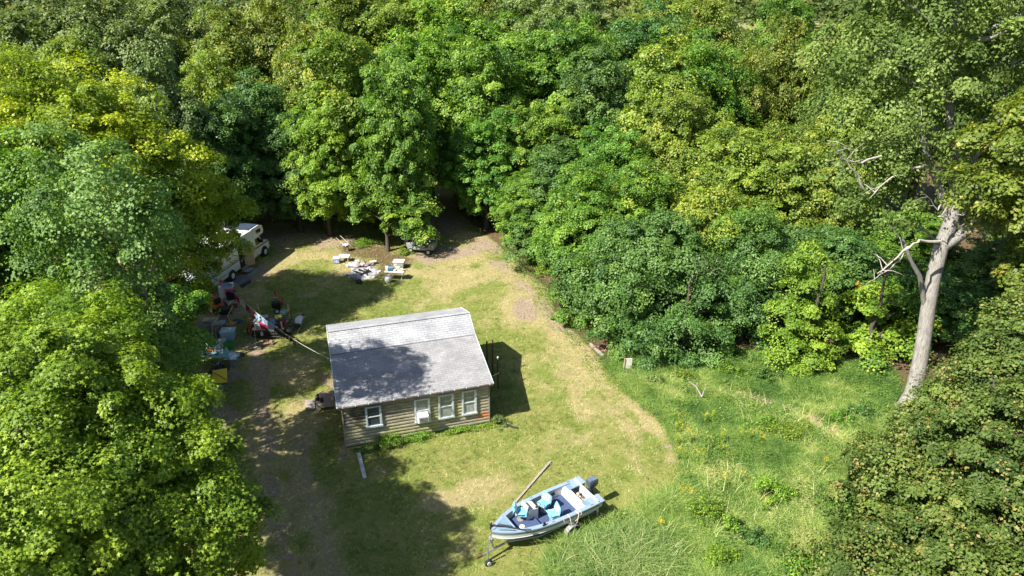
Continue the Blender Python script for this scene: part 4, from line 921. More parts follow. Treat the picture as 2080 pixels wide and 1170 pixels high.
cols=[((.65,.35,.03),'yellow'),((.68,.16,.02),'orange'),((.6,.10,.03),'red orange'),((.55,.25,.08),'amber'),((.62,.62,.58),'white'),((.60,.60,.52),'cream'),((.12,.20,.40),'blue'),((.55,.58,.60),'pale'),((.10,.30,.20),'green'),((.35,.50,.55),'light blue')]
for k,(c,nm) in enumerate(cols):
    x=-.55+k*.14; h=[.22,.26,.2,.24,.28,.18,.25,.3,.2,.34][k]; t=thing('bottle','%s bottle on the table, number %s from the left in the row'%(nm,['one','two','three','four','five','six','seven','eight','nine','ten'][k]),'bottle',(tp_[0]+x,tp_[1]+.16+.05*(k%3),.727),0,'bottles on the table')
    MB().lathe((0,0,0),[(.045,0),(.05,.02),(.05,h*.6),(.022,h*.78),(.022,h)],10).build('bottle_body',M('bottle_%s'%nm.replace(' ','_'),c,.3),t,True); MB().lathe((0,0,h),[(.026,0),(.026,.03)],8).build('bottle_cap',blackm if k%2 else white,t,True)
for k,(x,y,w_,c,nm) in enumerate([(-.5,-.15,.22,(.05,.06,.07),'black'),(-.15,-.2,.16,(.5,.5,.5),'pale'),(.2,-.12,.2,(.10,.12,.13),'dark grey'),(.5,-.18,.14,(.45,.46,.44),'whitish')]):
    t=thing('tool_case','%s tool case lying on the near half of the bottle table'%nm,'tool case',(tp_[0]+x,tp_[1]+y,.727),.2*k); MB().box((0,0,.05),(w_,.12,.09),bev=.012).build('case_body',M('case_%s'%nm.replace(' ','_'),c),t); MB().tube([(-.04,-.06,.07),(-.03,-.09,.08),(.03,-.09,.08),(.04,-.06,.07)],.007,4).build('handle',blackm,t)
heap('black_bag','heap of black plastic under the near side of the bottle table','bag',G(445,752),(.55,.4),.45,blackm,20)
heap('black_sheet','black sheet spilling behind the grey trash can','sheet',G(480,722),(.55,.35),.18,blackm,21)
heap('grey_cloth','pale grey rag on the black plastic heap','rag',(G(445,752)[0],G(445,752)[1]+.1,.36),(.25,.14),.1,M('grey_rag',(.35,.37,.40),.9),22)
t=tub('grey trash can with a pale bag over its rim beside the bottle table',475,741,.27,.34,.62,M('grey_plastic',(.20,.21,.21)),name='trash_can',cat_='trash can'); tp2=G(475,741)
heap('trash_bag','pale blue white liner bulging from the grey trash can','bag',(tp2[0],tp2[1],.58),(.36,.36),.2,M('liner_pale',(.50,.56,.60),.4,bump=.3),23)
# yellow panel, pot, planks
t=thing('plastic_sheet','bright yellow sheet with a dark cord across it, tilted against black boxes','panel',G(449,776),.30); MB().box((0,0,.38),(.78,.95,.05),rot=(.42,0,0),bev=.01).build('panel',yell,t); MB().tube([(-.40,.22,.62),(-.1,.05,.47),(.15,-.15,.37),(.40,-.38,.26)],.016,5).build('cord',blackm,t)
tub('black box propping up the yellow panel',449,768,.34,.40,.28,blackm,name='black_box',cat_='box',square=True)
tub('small grey cooking pot left of the yellow panel',430,780,.14,.17,.22,greym,name='cooking_pot',cat_='pot')
for k,(y_,dx,l_) in enumerate(((793,0,1.5),(797,-4,1.7),(789,4,1.3))):
    t=thing('weathered_board','weathered grey board lying by the leaves, %s of three'%['middle','nearest','farthest'][k],'board',G(427+dx,y_),-.03+.05*k,'boards lying below the yellow panel'); MB().box((0,0,.06+.03*k),(l_,.13,.03),bev=.004).build('board',graywood,t)
t=thing('short_post_stub','short upright tan stub beside the boards','stub',G(424,803),0); MB().box((0,0,.12),(.09,.09,.26),bev=.01).build('stub',tanw,t)
# utility trailer with its load
T0=G(546,684); tz=-.03
ut=thing('utility_trailer','small flatbed trailer loaded with boxes and bins, parked beside the driveway','trailer',T0,tz)
tl=lambda x,y,z:(T0[0]+x*math.cos(tz)-y*math.sin(tz),T0[1]+x*math.sin(tz)+y*math.cos(tz),z)
m=MB()
for k in range(9): m.box((0,-.1+k*.19,.55),(2.0,.175,.04))
m.build('bed',graywood,ut)
m=MB()
for s in(1,-1): m.box((s*1.03,.68,.55),(.06,1.8,.10)).box((s*1.03,-.2,.85),(.05,.05,.55)).box((s*1.03,1.5,.85),(.05,.05,.55)).box((s*1.03,.68,1.1),(.04,1.75,.05))
m.box((0,-.22,.50),(2.1,.06,.12)).box((0,1.6,.52),(2.1,.06,.10)); m.build('side_rail',rust,ut)
m=MB(); m.box((-1.08,0.05,.80),(.07,.10,1.0)).box((-1.12,-.1,.45),(.08,.16,.5),bev=.02); m.build('orange_stake_side',orange,ut)
MB().box((-1.0,1.45,1.0),(.09,.09,1.2)).build('stake_post',tanw,ut); MB().box((1.0,1.35,1.0),(.09,.09,1.25)).build('stake_post',tanw,ut)
m=MB()
for k in range(12): m.tube([(-.85+.15*k,-.28,.52),(-.85+.15*k+.03*((k*7)%3-1),-.36,.14)],.03,6)
m.tube([(-.9,-.36,.2),(.9,-.38,.24)],.04,6).tube([(-.9,-.32,.36),(.9,-.33,.4)],.03,6); m.build('tailgate_frame',blackm,ut)
for s in(1,-1): wheel(s*1.18,.3,.30,.18,ut,s)
MB().tube([(0,1.6,.48),(0,2.3,.44),(0,2.9,.42)],.04,6).build('drawbar',rust,ut)
def load(lb,name,cat_,x,y,z,sz,mm,lid=None,rz=0):
    p=tl(x,y,z); t=thing(name,lb,cat_,p,rz); MB().box((0,0,sz[2]/2),sz,bev=min(sz)*.12,taper=.92).build('box_body',mm,t,True)
    if lid: MB().box((0,0,sz[2]+.02),(sz[0]*1.06,sz[1]*1.06,.04),bev=.012).build('lid',lid,t)
    MB().box((0,-sz[1]/2-.012,sz[2]*.7),(sz[0]*.3,.02,.03)).build('handle',blackm,t)
    return t
z=.57
load('pale plastic crate at the left of the trailer load','plastic_crate','crate',-.70,.35,z,(.38,.5,.42),M('pale_crate',(.42,.46,.50)),white)
load('red box in the middle of the trailer load','red_box','box',-.18,.15,z,(.50,.34,.36),M('crimson_box',(.50,.035,.09),.5),M('crimson_lid',(.60,.06,.12)))
load('grey box behind the red box on the trailer','grey_box','box',-.45,.85,z,(.45,.4,.4),greym,M('grey_lid',(0,)*3),.2)
load('yellow bundle on the trailer\'s far side','yellow_bundle','bundle',.42,1.0,z,(.42,.38,.42),M('pale_yellow',(.50,.44,.12)),None,.4)
load('sage green bin at the trailer\'s far right corner','green_bin','bin',.72,1.35,z,(.48,.42,.55),M('sage_green',(.13,.22,.18)),M('sage_lid',(.17,.28,.22)))
load('low red toolbox at the trailer\'s right edge','red_toolbox','toolbox',.66,.70,z,(.62,.3,.25),redp,M('dark_lid',(.10,.03,.03)))
load('black case with a white label on the trailer\'s near right corner','black_case','case',.72,.25,z,(.5,.36,.26),blackm,None,-.15)
t=thing('white_bracket','bent white bracket lying on the black case','bracket',tl(.86,.35,z+.28),.8); MB().tube([(-.14,-.1,0),(-.05,.12,0),(.14,.12,0)],.02,5).build('bracket',white,t)
heap('blue_cloth','heap of pale blue cloth in the middle of the trailer','cloth',tl(.15,.45,z),(.4,.35),.34,M('pale_blue_cloth',(.20,.33,.45),.9),31)
heap('dark_cloth','heap of dark cloth at the trailer\'s front edge','cloth',tl(.35,-.02,z),(.45,.22),.18,M('dark_heap',(.06,.06,.065),.9),33)
t=thing('white_jug','small white jug hooked on the trailer\'s near edge','jug',tl(-.22,-.45,.35)); MB().lathe((0,0,0),[(.08,0),(.09,.15),(.03,.24),(.035,.28)],10).build('jug_body',M('cream_jug',(.5,.47,.38)),t,True)
t=thing('pink_bag','pale pink bag on the ground at the trailer\'s left wheel','bag',G(509,660)); MB().box((0,0,.25),(.3,.25,.5),bev=.09).build('bag_body',M('pale_pink',(.45,.36,.34),.8),t,True); MB().tube([(-.08,0,.48),(0,0,.6),(.08,0,.48)],.012,5).build('handle',blackm,t)
# tiller behind the trailer
t=thing('garden_tiller','red and black garden tiller standing behind the loaded trailer','tiller',G(563,633),.2)
MB().box((0,0,.55),(.55,.45,.40),bev=.05).build('engine',blackm,t,True); MB().box((.32,.1,.60),(.22,.25,.35),bev=.04).build('fuel_tank',redp,t,True)
MB().tube([(0,.2,.7),(.0,.7,1.1),(-.05,1.1,1.15)],.02,6).tube([(.2,.2,.7),(.2,.7,1.1),(.25,1.1,1.15)],.02,6).tube([(-.05,1.1,1.15),(.25,1.1,1.15)],.02,6).build('handlebar',redp,t)
for s in(1,-1): wheel(.05,s*.3,.2,.12,t,s)
t=thing('red_pump','red cast pump post in the grass beyond the tiller','pump',G(562,617),0); MB().lathe((0,0,0),[(.10,0),(.05,.05),(.045,.75),(.08,.78),(.08,.95),(.02,1.0)],10).build('pump_body',M('dull_red',(.28,.05,.04)),t,True); MB().tube([(0,0,.9),(.2,0,1.0),(.3,0,.85)],.016,5).build('pump_handle',M('dull_red',(0,)*3),t); MB().box((0,-.02,.5),(.22,.05,.05)).build('white_tag',white,t)
# wheelbarrow
t=thing('wheelbarrow','wheelbarrow with a pale tray tipped up on its nose beside the trailer','wheelbarrow',G(610,662),1.45,rot=(0,-.35,1.45))
b_=MB(); b_.add([(-.45,-.32,.55),(.45,-.24,.55),(.45,.24,.55),(-.45,.32,.55),(-.25,-.18,.28),(.30,-.14,.28),(.30,.14,.28),(-.25,.18,.28)],[(4,5,6,7),(0,1,5,4),(1,2,6,5),(2,3,7,6),(3,0,4,7)]); b_.build('tray',M('tray_grey',(.12,.12,.12)),t)
MB().prism([(-.42,-.29),(.42,-.22),(.42,.22),(-.42,.29)],.44,.47,'z').build('tray_load',M('dark_soil',(.06,.05,.045),.95),t)
_g=np.random.default_rng(77); _n=12; _V=[]
for i in range(_n):
    for j in range(_n):
        u=i/(_n-1)*2-1; v=j/(_n-1)*2-1; _V.append((.12+.34*u+_g.normal(0,.01),.25*v+_g.normal(0,.01),.46+.16*max(0,1-(u*u+v*v)*.6)+_g.normal(0,.012)))
MB().add(_V,[(i*_n+j,i*_n+j+1,(i+1)*_n+j+1,(i+1)*_n+j) for i in range(_n-1) for j in range(_n-1)]).build('cement_bag',M('pale_cement_bag',(.55,.54,.50),.8),t,True)
MB().tube([(.62,.10,.18),(-.3,.22,.30),(-.95,.28,.55)],.025,6).tube([(.62,-.10,.18),(-.3,-.22,.30),(-.95,-.28,.55)],.025,6).build('handles',tanw,t)
MB().tube([(-.25,.2,.3),(-.35,.22,0)],.018,5).tube([(-.25,-.2,.3),(-.35,-.22,0)],.018,5).build('leg',blackm,t); wheel(.62,0,.19,.09,t,1)
# small things on the grass before the trailer
t=thing('jack_stand','silver cross shaped jack on the grass in front of the trailer','jack',G(520,700),.1); MB().box((0,0,.03),(.5,.08,.05)).box((0,0,.04),(.08,.4,.05)).build('base',galv,t); MB().tube([(0,0,.05),(0,0,.4)],.035,6).build('screw',galv,t)
MB().tube([(.0,.0,.38),(.03,.25,1.3)],.018,5).build('pry_bar',galv,t)
t=thing('firewood_stack','few split brown logs heaped in front of the trailer','firewood',G(545,700),.2); g=random.Random(2)
for k in range(7): MB().tube([(g.uniform(-.35,0),g.uniform(-.15,.15),.08+.07*(k//3)),(g.uniform(.1,.45),g.uniform(-.15,.15),.08+.07*(k//3))],.065,7).build('log',M('split_log',(.26,.16,.10),.9),t)
t=thing('garden_hose','black hose trailing across the grass from the trailer to the table','hose',(0,0,0)); P=[gp(*q,.025) for q in [(485,716),(505,711),(530,704),(545,703),(565,706),(590,703)]]; MB().tube(P,.022,6).build('hose',blackm,t,True)
# clothesline with washing
L0=gp(470,590,2.15); L1=Vector(wl(xl-.02,3.2,3.22))
def lp(t_): p=L0.lerp(L1,t_); p.z-=.9*4*t_*(1-t_)*.5; return p
t=thing('clothesline','thin pale clothesline strung from the trees to the cabin\'s roof edge','clothesline',(0,0,0)); MB().tube([lp(i/40) for i in range(41)],.012,4,False).build('line',M('pale_line',(.45,.48,.35),.7),t)
t=thing('clothesline_prop','thin dark prop post holding up the clothesline','post',G(503,668),0); tp3=lp(.34); MB().tube([(0,0,0),(tp3.x-G(503,668)[0],tp3.y-G(503,668)[1],tp3.z)],.028,6).build('post',rust,t)
def wash(lb,name,cat_,t0,t1,h,col,seed,ragged=0):
    g=np.random.default_rng(seed); o=thing(name,lb,cat_,lp((t0+t1)/2)); c=o.location; n=9;m_=8; V=[]
    for i in range(n):
        p=lp(t0+(t1-t0)*i/(n-1)); hh=h*.8*(1-ragged*g.random())
        for j in range(m_): 
            k=j/(m_-1); V.append((p.x-c.x+.05*math.sin(i*1.7+seed)*k,p.y-c.y+.07*math.cos(i*1.3+seed)*k,p.z-c.z-hh*k))
    MB().add(V,[(i*m_+j,i*m_+j+1,(i+1)*m_+j+1,(i+1)*m_+j) for i in range(n-1) for j in range(m_-1)]).build('fabric',M('cloth_%d'%seed,col,.9),o,True,fixn=False)
    q=MB()
    for tt in (t0+.003,t1-.003): p=lp(tt)-c; q.box((p.x,p.y,p.z+.02),(.03,.03,.09))
    q.build('clothes_pin',tanw,o)
def tt_(px_): # fraction of the line that appears over this column
    best=min((abs((lambda p:(1040+FPX*(np.array(p)-[0,0,CAMH])@CR/((np.array(p)-[0,0,CAMH])@CF)))(lp(i/400))-px_),i/400) for i in range(401)); return best[1]
for a_,b2,h,c,lb,nm in ((476,486,.62,(.36,.05,.16),'magenta shirt pegged at the tree end of the clothesline','shirt'),(487,496,.55,(.55,.52,.56),'pale lilac towel on the clothesline next to the magenta shirt','towel'),(498,507,.62,(.14,.035,.09),'dark plum garment on the clothesline left of the prop post','garment'),(509,517,.45,(.22,.06,.09),'maroon garment on the clothesline right of the prop post','garment'),(519,529,.55,(.27,.38,.58),'light blue shirt on the clothesline above the trailer','shirt'),(531,556,.62,(.24,.37,.52),'long light blue sheet on the clothesline over the trailer','sheet'),(557,572,.48,(.025,.025,.03),'black trousers on the clothesline above the trailer\'s wheel','trousers'),(574,586,.40,(.015,.015,.018),'black shirt hanging low on the clothesline','shirt'),(588,603,.45,(.012,.012,.014),'last black garment on the clothesline nearest the cabin','garment')):
    wash(lb,nm,nm,tt_(a_),tt_(b2),h,c,a_,.25)
# ------------------------------------------------------------------ fire pit corner
t=thing('fire_pit','burnt out fire pit of grey ash, charred logs and a few stones','fire pit',G(738,556),0); g=random.Random(6)
V=[];F=[];n=22
for i in range(7):
    for k in range(n):
        r_=i/6*1.15*(1+.1*math.sin(3*k)); a=2*math.pi*k/n; V.append((r_*math.cos(a),r_*math.sin(a),.10*(1-(i/6)**2)+g.uniform(0,.03)*(i<6)))
for i in range(6):
    for k in range(n): q=(k+1)%n; F.append((i*n+k,i*n+q,(i+1)*n+q,(i+1)*n+k))
MB().add(V,F).build('ash',M('pale_ash',(.22,.22,.23),.95,col2=(.50,.50,.51),scale=5),t,fixn=False)
for k in range(9):
    a=g.uniform(0,3.1); x,y=g.uniform(-.35,.35),g.uniform(-.25,.25); l=g.uniform(.2,.45); MB().tube([(x-l*math.cos(a),y-l*math.sin(a),.12),(x+l*math.cos(a),y+l*math.sin(a),.18+.05*(k%3))],[.06,.045],7).build('charred_log',M('charcoal',(.02,.018,.017),.95),t)
def rock(loc,s,mm,seed):
    g=np.random.default_rng(seed); bm=bmesh.new(); bmesh.ops.create_icosphere(bm,subdivisions=2,radius=1)
    m=MB(); vs_=[Vector((q.co.x*s[0],q.co.y*s[1],q.co.z*s[2]))*(1+.22*math.sin(5*q.co.x+seed)*math.cos(4*q.co.y-seed)+g.normal(0,.05)) for q in bm.verts]; bm.verts.index_update()
    m.add([v+Vector(loc) for v in vs_],[[q.index for q in f.verts] for f in bm.faces]); bm.free(); return m
stone=M('pale_stone',(.28,.25,.23),.9,col2=(.48,.44,.41),scale=4)
for k in range(6):
    a=k*1.05+.3; rock((1.25*math.cos(a),1.05*math.sin(a),.06),(.16,.13,.10),stone,k).build('ring_stone',stone,t,True)
t=thing('rubble_pile','pile of pale broken stones behind the fire pit','stones',G(735,539),.1)
for k in range(16): rock((g.uniform(-1.2,1.0),g.uniform(-.45,.45),.08+g.uniform(0,.12)),(g.uniform(.12,.28),g.uniform(.12,.24),g.uniform(.09,.18)),stone,40+k).build('stone',M('stone_%d'%(k%3),((.30,.27,.26),(.38,.35,.33),(.22,.17,.16))[k%3],.9),t,True)
t=thing('pale_slab','pale flat rock at the left end of the rubble pile','rock',G(721,540),0); rock((0,0,.1),(.5,.3,.15),stone,70).build('rock',M('pale_slab',(.42,.42,.43),.9),t,True)
t=tub('grey metal pail in front of the fire pit',719,569,.19,.25,.36,M('pail_grey',(.36,.37,.37),.35,metal=.5),name='metal_pail',cat_='pail')
MB().tube([(-.25,0,.34),(-.15,-.2,.36),(.15,-.2,.36),(.25,0,.34)],.01,5).build('handle',greym,t)
t=thing('charred_stump','dark angular charred lump on the lawn before the fire pit','stump',G(730,576),0); rock((0,0,.13),(.26,.2,.22),stone,90).build('stump',M('charred_brown',(.045,.032,.028),.95),t)
t=tub('white round propane tank standing on the lawn before the camp table',789,573,.16,.16,.05,white,name='propane_tank',cat_='propane tank',rim=False)
MB().lathe((0,0,.04),[(.12,0),(.24,.10),(.26,.22),(.24,.34),(.12,.44),(.0,.46)],20,closed=False).build('tank',M('tank_white',(.72,.73,.72),.35,var=.05),t,True); MB().lathe((0,0,.46),[(.10,0),(.10,.12)],14,closed=False).build('collar',white,t,True); MB().lathe((0,0,.46),[(.03,0),(.03,.09)],8).build('valve',M('brass',(.45,.33,.10),.3,metal=.8),t)
# camp table
c0=G(803,567); t=thing('camp_table','pale camp table crowded with boxes beside the fire pit','table',c0,-.08)
MB().box((0,0,.68),(1.45,.68,.04),bev=.01).build('tabletop',M('tabletop_cream',(.55,.52,.46),.6),t)
for x in(-.6,.6): MB().tube([(x-.15,-.28,0),(x+.15,.28,.67)],.02,6).tube([(x-.15,.28,0),(x+.15,-.28,.67)],.02,6).build('leg',greym,t)
def ontab(lb,nm,x,y,sz,mm,z0=.70,cat_='box',lid=None):
    o=thing(nm,lb,cat_,(c0[0]+x,c0[1]+y,z0),rnd.uniform(-.2,.2)); MB().box((0,0,sz[2]/2),sz,bev=.02).build('box_body',mm,o,True); MB().box((0,0,sz[2]+.012),(sz[0]*.98,sz[1]*.98,.02),bev=.006).build('lid',lid or mm,o)
ontab('dark teal bin on the left half of the camp table','teal_bin',-.28,.02,(.42,.36,.24),M('dark_teal',(.05,.11,.16)),lid=M('teal_lid',(.10,.20,.28)))
ontab('white box at the left end of the camp table','white_box',-.58,.08,(.20,.28,.26),white)
ontab('cream carton on the right half of the camp table','cream_carton',.22,.12,(.30,.26,.22),cream)
ontab('yellowish packet on the right edge of the camp table','packet',.52,-.02,(.2,.22,.14),M('packet_yellow',(.55,.50,.33)))
ontab('small white packet on the middle of the camp table','white_packet',.02,-.12,(.16,.14,.12),white)
ontab('tall cream carton behind the camp table\'s boxes','tall_carton',.06,.24,(.18,.14,.38),M('salmon_cream',(.52,.42,.36)))
t=tub('pale green grey lidded bin behind the camp table',811,543,.36,.42,.52,M('green_grey_bin',(.33,.36,.33),.6),name='storage_bin',cat_='bin',square=True,lid=M('green_grey_lid',(.42,.44,.40)),rz=-.05)
t=thing('white_cooler','blue and white picnic cooler at the left of the fire pit clearing','cooler',G(685,534),.05)
MB().box((0,0,.20),(.50,.42,.38),bev=.03).build('cooler_body',M('cooler_blue',(.10,.17,.42),.4),t,True); MB().box((0,0,.43),(.54,.46,.10),bev=.03).build('lid',white,t,True); m=MB()
for k in range(3): m.box((-.12+.12*k,-.214,.2),(.06,.01,.22))
m.build('white_stripe',white,t)
t=thing('white_side_table','low white rounded table right beside the blue and white cooler','table',G(700,530),0); MB().box((0,0,.42),(.85,.60,.05),bev=.02).build('tabletop',white,t,True)
for x in(-.34,.34):
    for y in(-.22,.22): MB().tube([(x,y,0),(x*.9,y*.9,.40)],.025,6).build('leg',white,t)
t=thing('charcoal_grill','small black grill with a white lid in the shade left of the fire pit','grill',G(704,510),0); MB().lathe((0,0,.35),[(.10,0),(.25,.10),(.28,.22)],14).build('bowl',blackm,t,True); MB().lathe((0,0,.57),[(.28,0),(.2,.07),(.05,.09)],14).build('lid',M('grey_lid2',(.40,.42,.44),.3),t,True)
for k in range(3): a=k*2.1; MB().tube([(.15*math.cos(a),.15*math.sin(a),.4),(.26*math.cos(a),.26*math.sin(a),0)],.015,5).build('leg',blackm,t)
for k,(a_,b2) in enumerate((((683,483),(703,502)),((690,478),(712,498)))):
    p=gp(*a_,.9); q=gp(*b2,.5); t=thing('hammock_rope','pale taut rope in the shade left of the fire pit, %s of two'%['lower','upper'][k],'rope',p,0,'ropes by the grill'); MB().tube([(0,0,0),q-p],.018,5).build('rope',rp,t)
# golf cart
t=thing('golf_cart','pale golf cart with a dark canopy parked under the trees right of the small maple','golf cart',G(857,511),-.25)
cw=M('cart_cream',(.24,.26,.245),.4); MB().box((-.1,0,.45),(1.9,1.05,.28),bev=.08).build('chassis',cw,t,True); MB().box((.95,0,.62),(.5,1.05,.5),bev=.14).build('front_cowl',cw,t,True); MB().box((-.75,0,.68),(.75,1.05,.34),bev=.06).build('rear_body',cw,t,True)
s_=MB().box((-.30,0,.74),(.46,.95,.14),bev=.04).build('seat',M('seat_dark',(.06,.06,.06)),t,True); MB().box((-.56,0,1.02),(.10,.95,.38),bev=.04).build('backrest',M('seat_dark',(0,)*3),s_,True)
MB().box((-.05,0,1.86),(1.75,1.15,.07),bev=.03).build('canopy',M('canopy_dark_green',(.030,.045,.055),.6),t,True)
for x,y,x2 in((.75,.5,.55),(.75,-.5,.55),(-.72,.5,-.75),(-.72,-.5,-.75)): MB().tube([(x,y,.7),(x2,y,1.84)],.025,6).build('canopy_post',blackm,t)
MB().box((.66,0,1.28),(.02,.98,.9),rot=(0,-.16,0)).build('windshield',M('cart_glass',(.10,.12,.13),.08,spec=.9),t)
P=[(.38+.04*math.cos(a),-.25+.16*math.cos(a),1.02+.15*math.sin(a)) for a in np.linspace(0,6.283,13)]; MB().tube(P,.014,5).tube([(.7,-.25,.75),(.38,-.25,1.02)],.016,5).build('steering_wheel',blackm,t)
for x in(.75,-.75):
    for s in(1,-1): wheel(x,s*.48,.22,.18,t,s)
MB().box((1.0,-.54,.66),(.16,.03,.14)).build('red_reflector',redp,t); MB().box((-1.15,0,.95),(.35,.9,.45),bev=.03).build('rear_bag_rack',blackm,t,True)
# right-hand lawn edge
t=thing('white_board','tall narrow pale board standing in the weeds at the wood\'s edge','board',G(1274,756),.25); MB().box((0,0,.42),(.46,.05,.95),rot=(-.12,.10,0),bev=.008).build('board',M('peeling_white',(.60,.57,.50),.8),t); MB().box((-.24,-.03,.62),(.05,.04,.7),rot=(-.12,.10,0)).build('batten',tanw,t)
p=gp(1199,701);q=gp(1225,726);d=q-p; t=thing('landscape_timber','weathered timber edging the brush pile','timber',(p+q)/2,math.atan2(d.y,d.x)); MB().box((0,0,.08),(d.length,.15,.14),bev=.01).build('timber',graywood,t); MB().box((-.3,.0,.155),(.3,.1,.02)).build('loose_chip',graywood,t)
t=thing('brush_pile','low pile of brown sticks and bark behind the edging timber','brush pile',G(1232,712),0)
for k in range(40):
    x,y=g.gauss(0,.5),g.gauss(0,.35); a=g.uniform(0,6.28); l=g.uniform(.15,.5); MB().tube([(x,y,.05),(x+l*math.cos(a),y+l*math.sin(a),g.uniform(.08,.35))],g.uniform(.012,.03),5).build('stick',M('stick_brown',(.26,.17,.12),.9,var=.45,scale=1),t)
p=G(1425,812); t=thing('fallen_branch','bare pale branch standing out of the meadow grass','branch',p,0); MB().tube([(0,0,.2),(-.35,.2,.75),(-.75,.3,1.0)],[.05,.035,.012],6).tube([(-.35,.2,.75),(-.3,.15,1.1)],[.02,.008],5).tube([(0,0,.2),(.15,.05,1.0)],[.03,.008],5).build('branch',deadwood,t)
# plants
yfl=leafmat('goldenrod_yellow',[(0,(.55,.36,.01)),(1,(.75,.55,.03))],.2,.6,.2,0,0)
GR=[(1383,870),(1377,885),(1392,893),(1398,900),(1379,905),(1385,932),(1435,862),(1450,858),(1462,922),(1468,900),(1440,912),(1520,897),(1500,893),(1382,1020),(1395,1008),(1415,1028),(1330,1080),(1345,1083),(1675,955),(1550,1040),(1508,985),(1540,905),(1410,935),(1425,940),(1470,990)]
wrd=['beside the pale mown track','a step below the track','leaning left in a dense cluster','in the densest cluster','just under the densest cluster','lower left of the dark shrubs','near the top of the meadow','right next to the top one','in the middle of the meadow grass','left of a leafy clump','in low grass near the cluster','by the dark green patch','left of the dark green patch','at the lower lawn edge','above the lower leafy mound','right of the lower leafy mound','near the reeds at the bottom','right of the reeds at the bottom','alone close to the linden','low in the dry patch','between the mounds','at the top of the dark green patch','under the small cluster','right under the small cluster','above the mound\'s right end']
for k,(x,y) in enumerate(GR): leafclump('goldenrod','yellow goldenrod plant '+wrd[k],'goldenrod',G(x,y),.26,.26,.75,'ash',240,500+k,.06,'goldenrod plants in the meadow',.3,stems=5,flower=(yfl,5))
orl=leafmat('orange_leaves',[(0,(.50,.22,.01)),(1,(.75,.48,.04))],.3,.5,.3,0,0)
p=dp(1742,578,37.2); t=leafclump('orange_vine','small orange leaved vine against the dark trees left of the oak trunk','vine',(p.x,p.y,0),.3,.25,.6,orl,90,560,.13,stems=6); t.location.z=p.z-.3
SH=[(1560,1010,1.0,.9,'ash','leafy yellow green clump in the middle of the meadow'),(1420,1050,1.1,1.0,'ygreen','tallest leafy clump in the meadow with reddish stems'),(1475,1075,.8,.8,'green2','leafy clump right of the tallest one'),(1750,850,1.0,.9,'blue','blue green bush under the oak trunk'),(1700,860,.8,.8,'green','green bush left of the blue green bush'),(1530,1100,.8,.6,'dgreen','dark round low shrub near the bottom of the meadow'),(1600,885,1.5,.6,'olive','wide olive shrub patch in the meadow centre'),(1545,870,1.1,.6,'green','darker left half of the wide shrub patch'),(1480,760,1.0,.8,'green2','leafy shrub at the foot of the feathery trees'),(1390,770,.9,.6,'olive','low shrub beside the dry grass under the feathery tree'),(1330,780,.7,.7,'greyg','grey green weed tuft right of the white board'),(1700,1010,.9,.8,'green','green shrub at the linden\'s left edge'),(1460,1140,1.0,.7,'ash','light green plant clump at the bottom edge'),(1620,1150,1.0,.6,'green2','light green plant clump at the bottom edge beside the linden'),(1560,770,.8,.7,'dgreen','dark shrub at the shaded foot of the ash'),(1110,560,.9,.9,'lime','lime green bush where the lawn bends'),(1085,540,.9,.5,'lime','low lime weeds along the tan lawn edge'),(1140,650,.6,.7,'green2','young shrub at the lawn edge by the bare patch'),(745,498,1.1,.5,'lime','low yellow green plants behind the fire pit'),(820,515,.8,.5,'olive','olive shrub at the foot of the small maple')]
for k,(x,y,r_,h,p_,lb) in enumerate(SH): leafclump('shrub',lb,'shrub',G(x,y),r_,r_*.8,h*1.2,p_,int(1500*r_),600+k,.10,'shrubs and leafy clumps',.5,stems=10)
# reedy tall grass at the bottom of the picture
def accr(x,y,g):
    c=gp(1240,1130); a=((x-c.x)/3.1)**2+((y-c.y)/1.9)**2; c2=gp(1200,1050); a2=((x-c2.x)/1.0)**2+((y-c2.y)/.7)**2
    c_,s_=math.cos(bang),math.sin(bang); u=(x-BO.x)*c_+(y-BO.y)*s_; v=-(x-BO.x)*s_+(y-BO.y)*c_
    return (g.random(len(x))<np.clip(1.25-np.minimum(a,a2),0,1)**1.5)&~((u>-1.1)&(u<5.4)&(v>-1.7)&(v<1.75))
reedm=leafmat('reed_leaves',[(0,(.08,.17,.04)),(.35,(.20,.31,.08)),(.7,(.34,.40,.15)),(1,(.54,.50,.28))],.35,.45,.4,0,0)
V,F,T=blades(26000,(-2,8),(17.5,24),accr,lambda x,y,g:g.uniform(.4,1.15,len(x))*(.6+.8*lookup(mh2,x,y)),.030,1.3,4,71,lambda x,y,g:np.clip(g.normal(.42,.25,len(x)),0,1),curl=.7)
o=link(bpy.data.objects.new('tall_reeds',rawmesh('tall_reeds',V,F,T,reedm))); tag(o,'tall pale reedy grass growing at the bottom of the picture below the boat','reeds',kind='stuff')
# thin tufts of straw coloured grass standing in the meadow
V,F,T=blades(7000,(-1,24),(17,37.5),lambda x,y,g:(g.random(len(x))<lookup(mead,x,y)*np.clip((lookup(mt,x,y)-.45)*4,0,1)),lambda x,y,g:g.uniform(.4,.95,len(x)),.016,1.0,3,72,lambda x,y,g:np.clip(g.normal(.75,.12,len(x)),0,1))
o=link(bpy.data.objects.new('seeding_grass',rawmesh('seeding_grass',V,F,T,meadmat))); tag(o,'straw coloured seed stalks standing above the meadow grass','grass',kind='stuff')
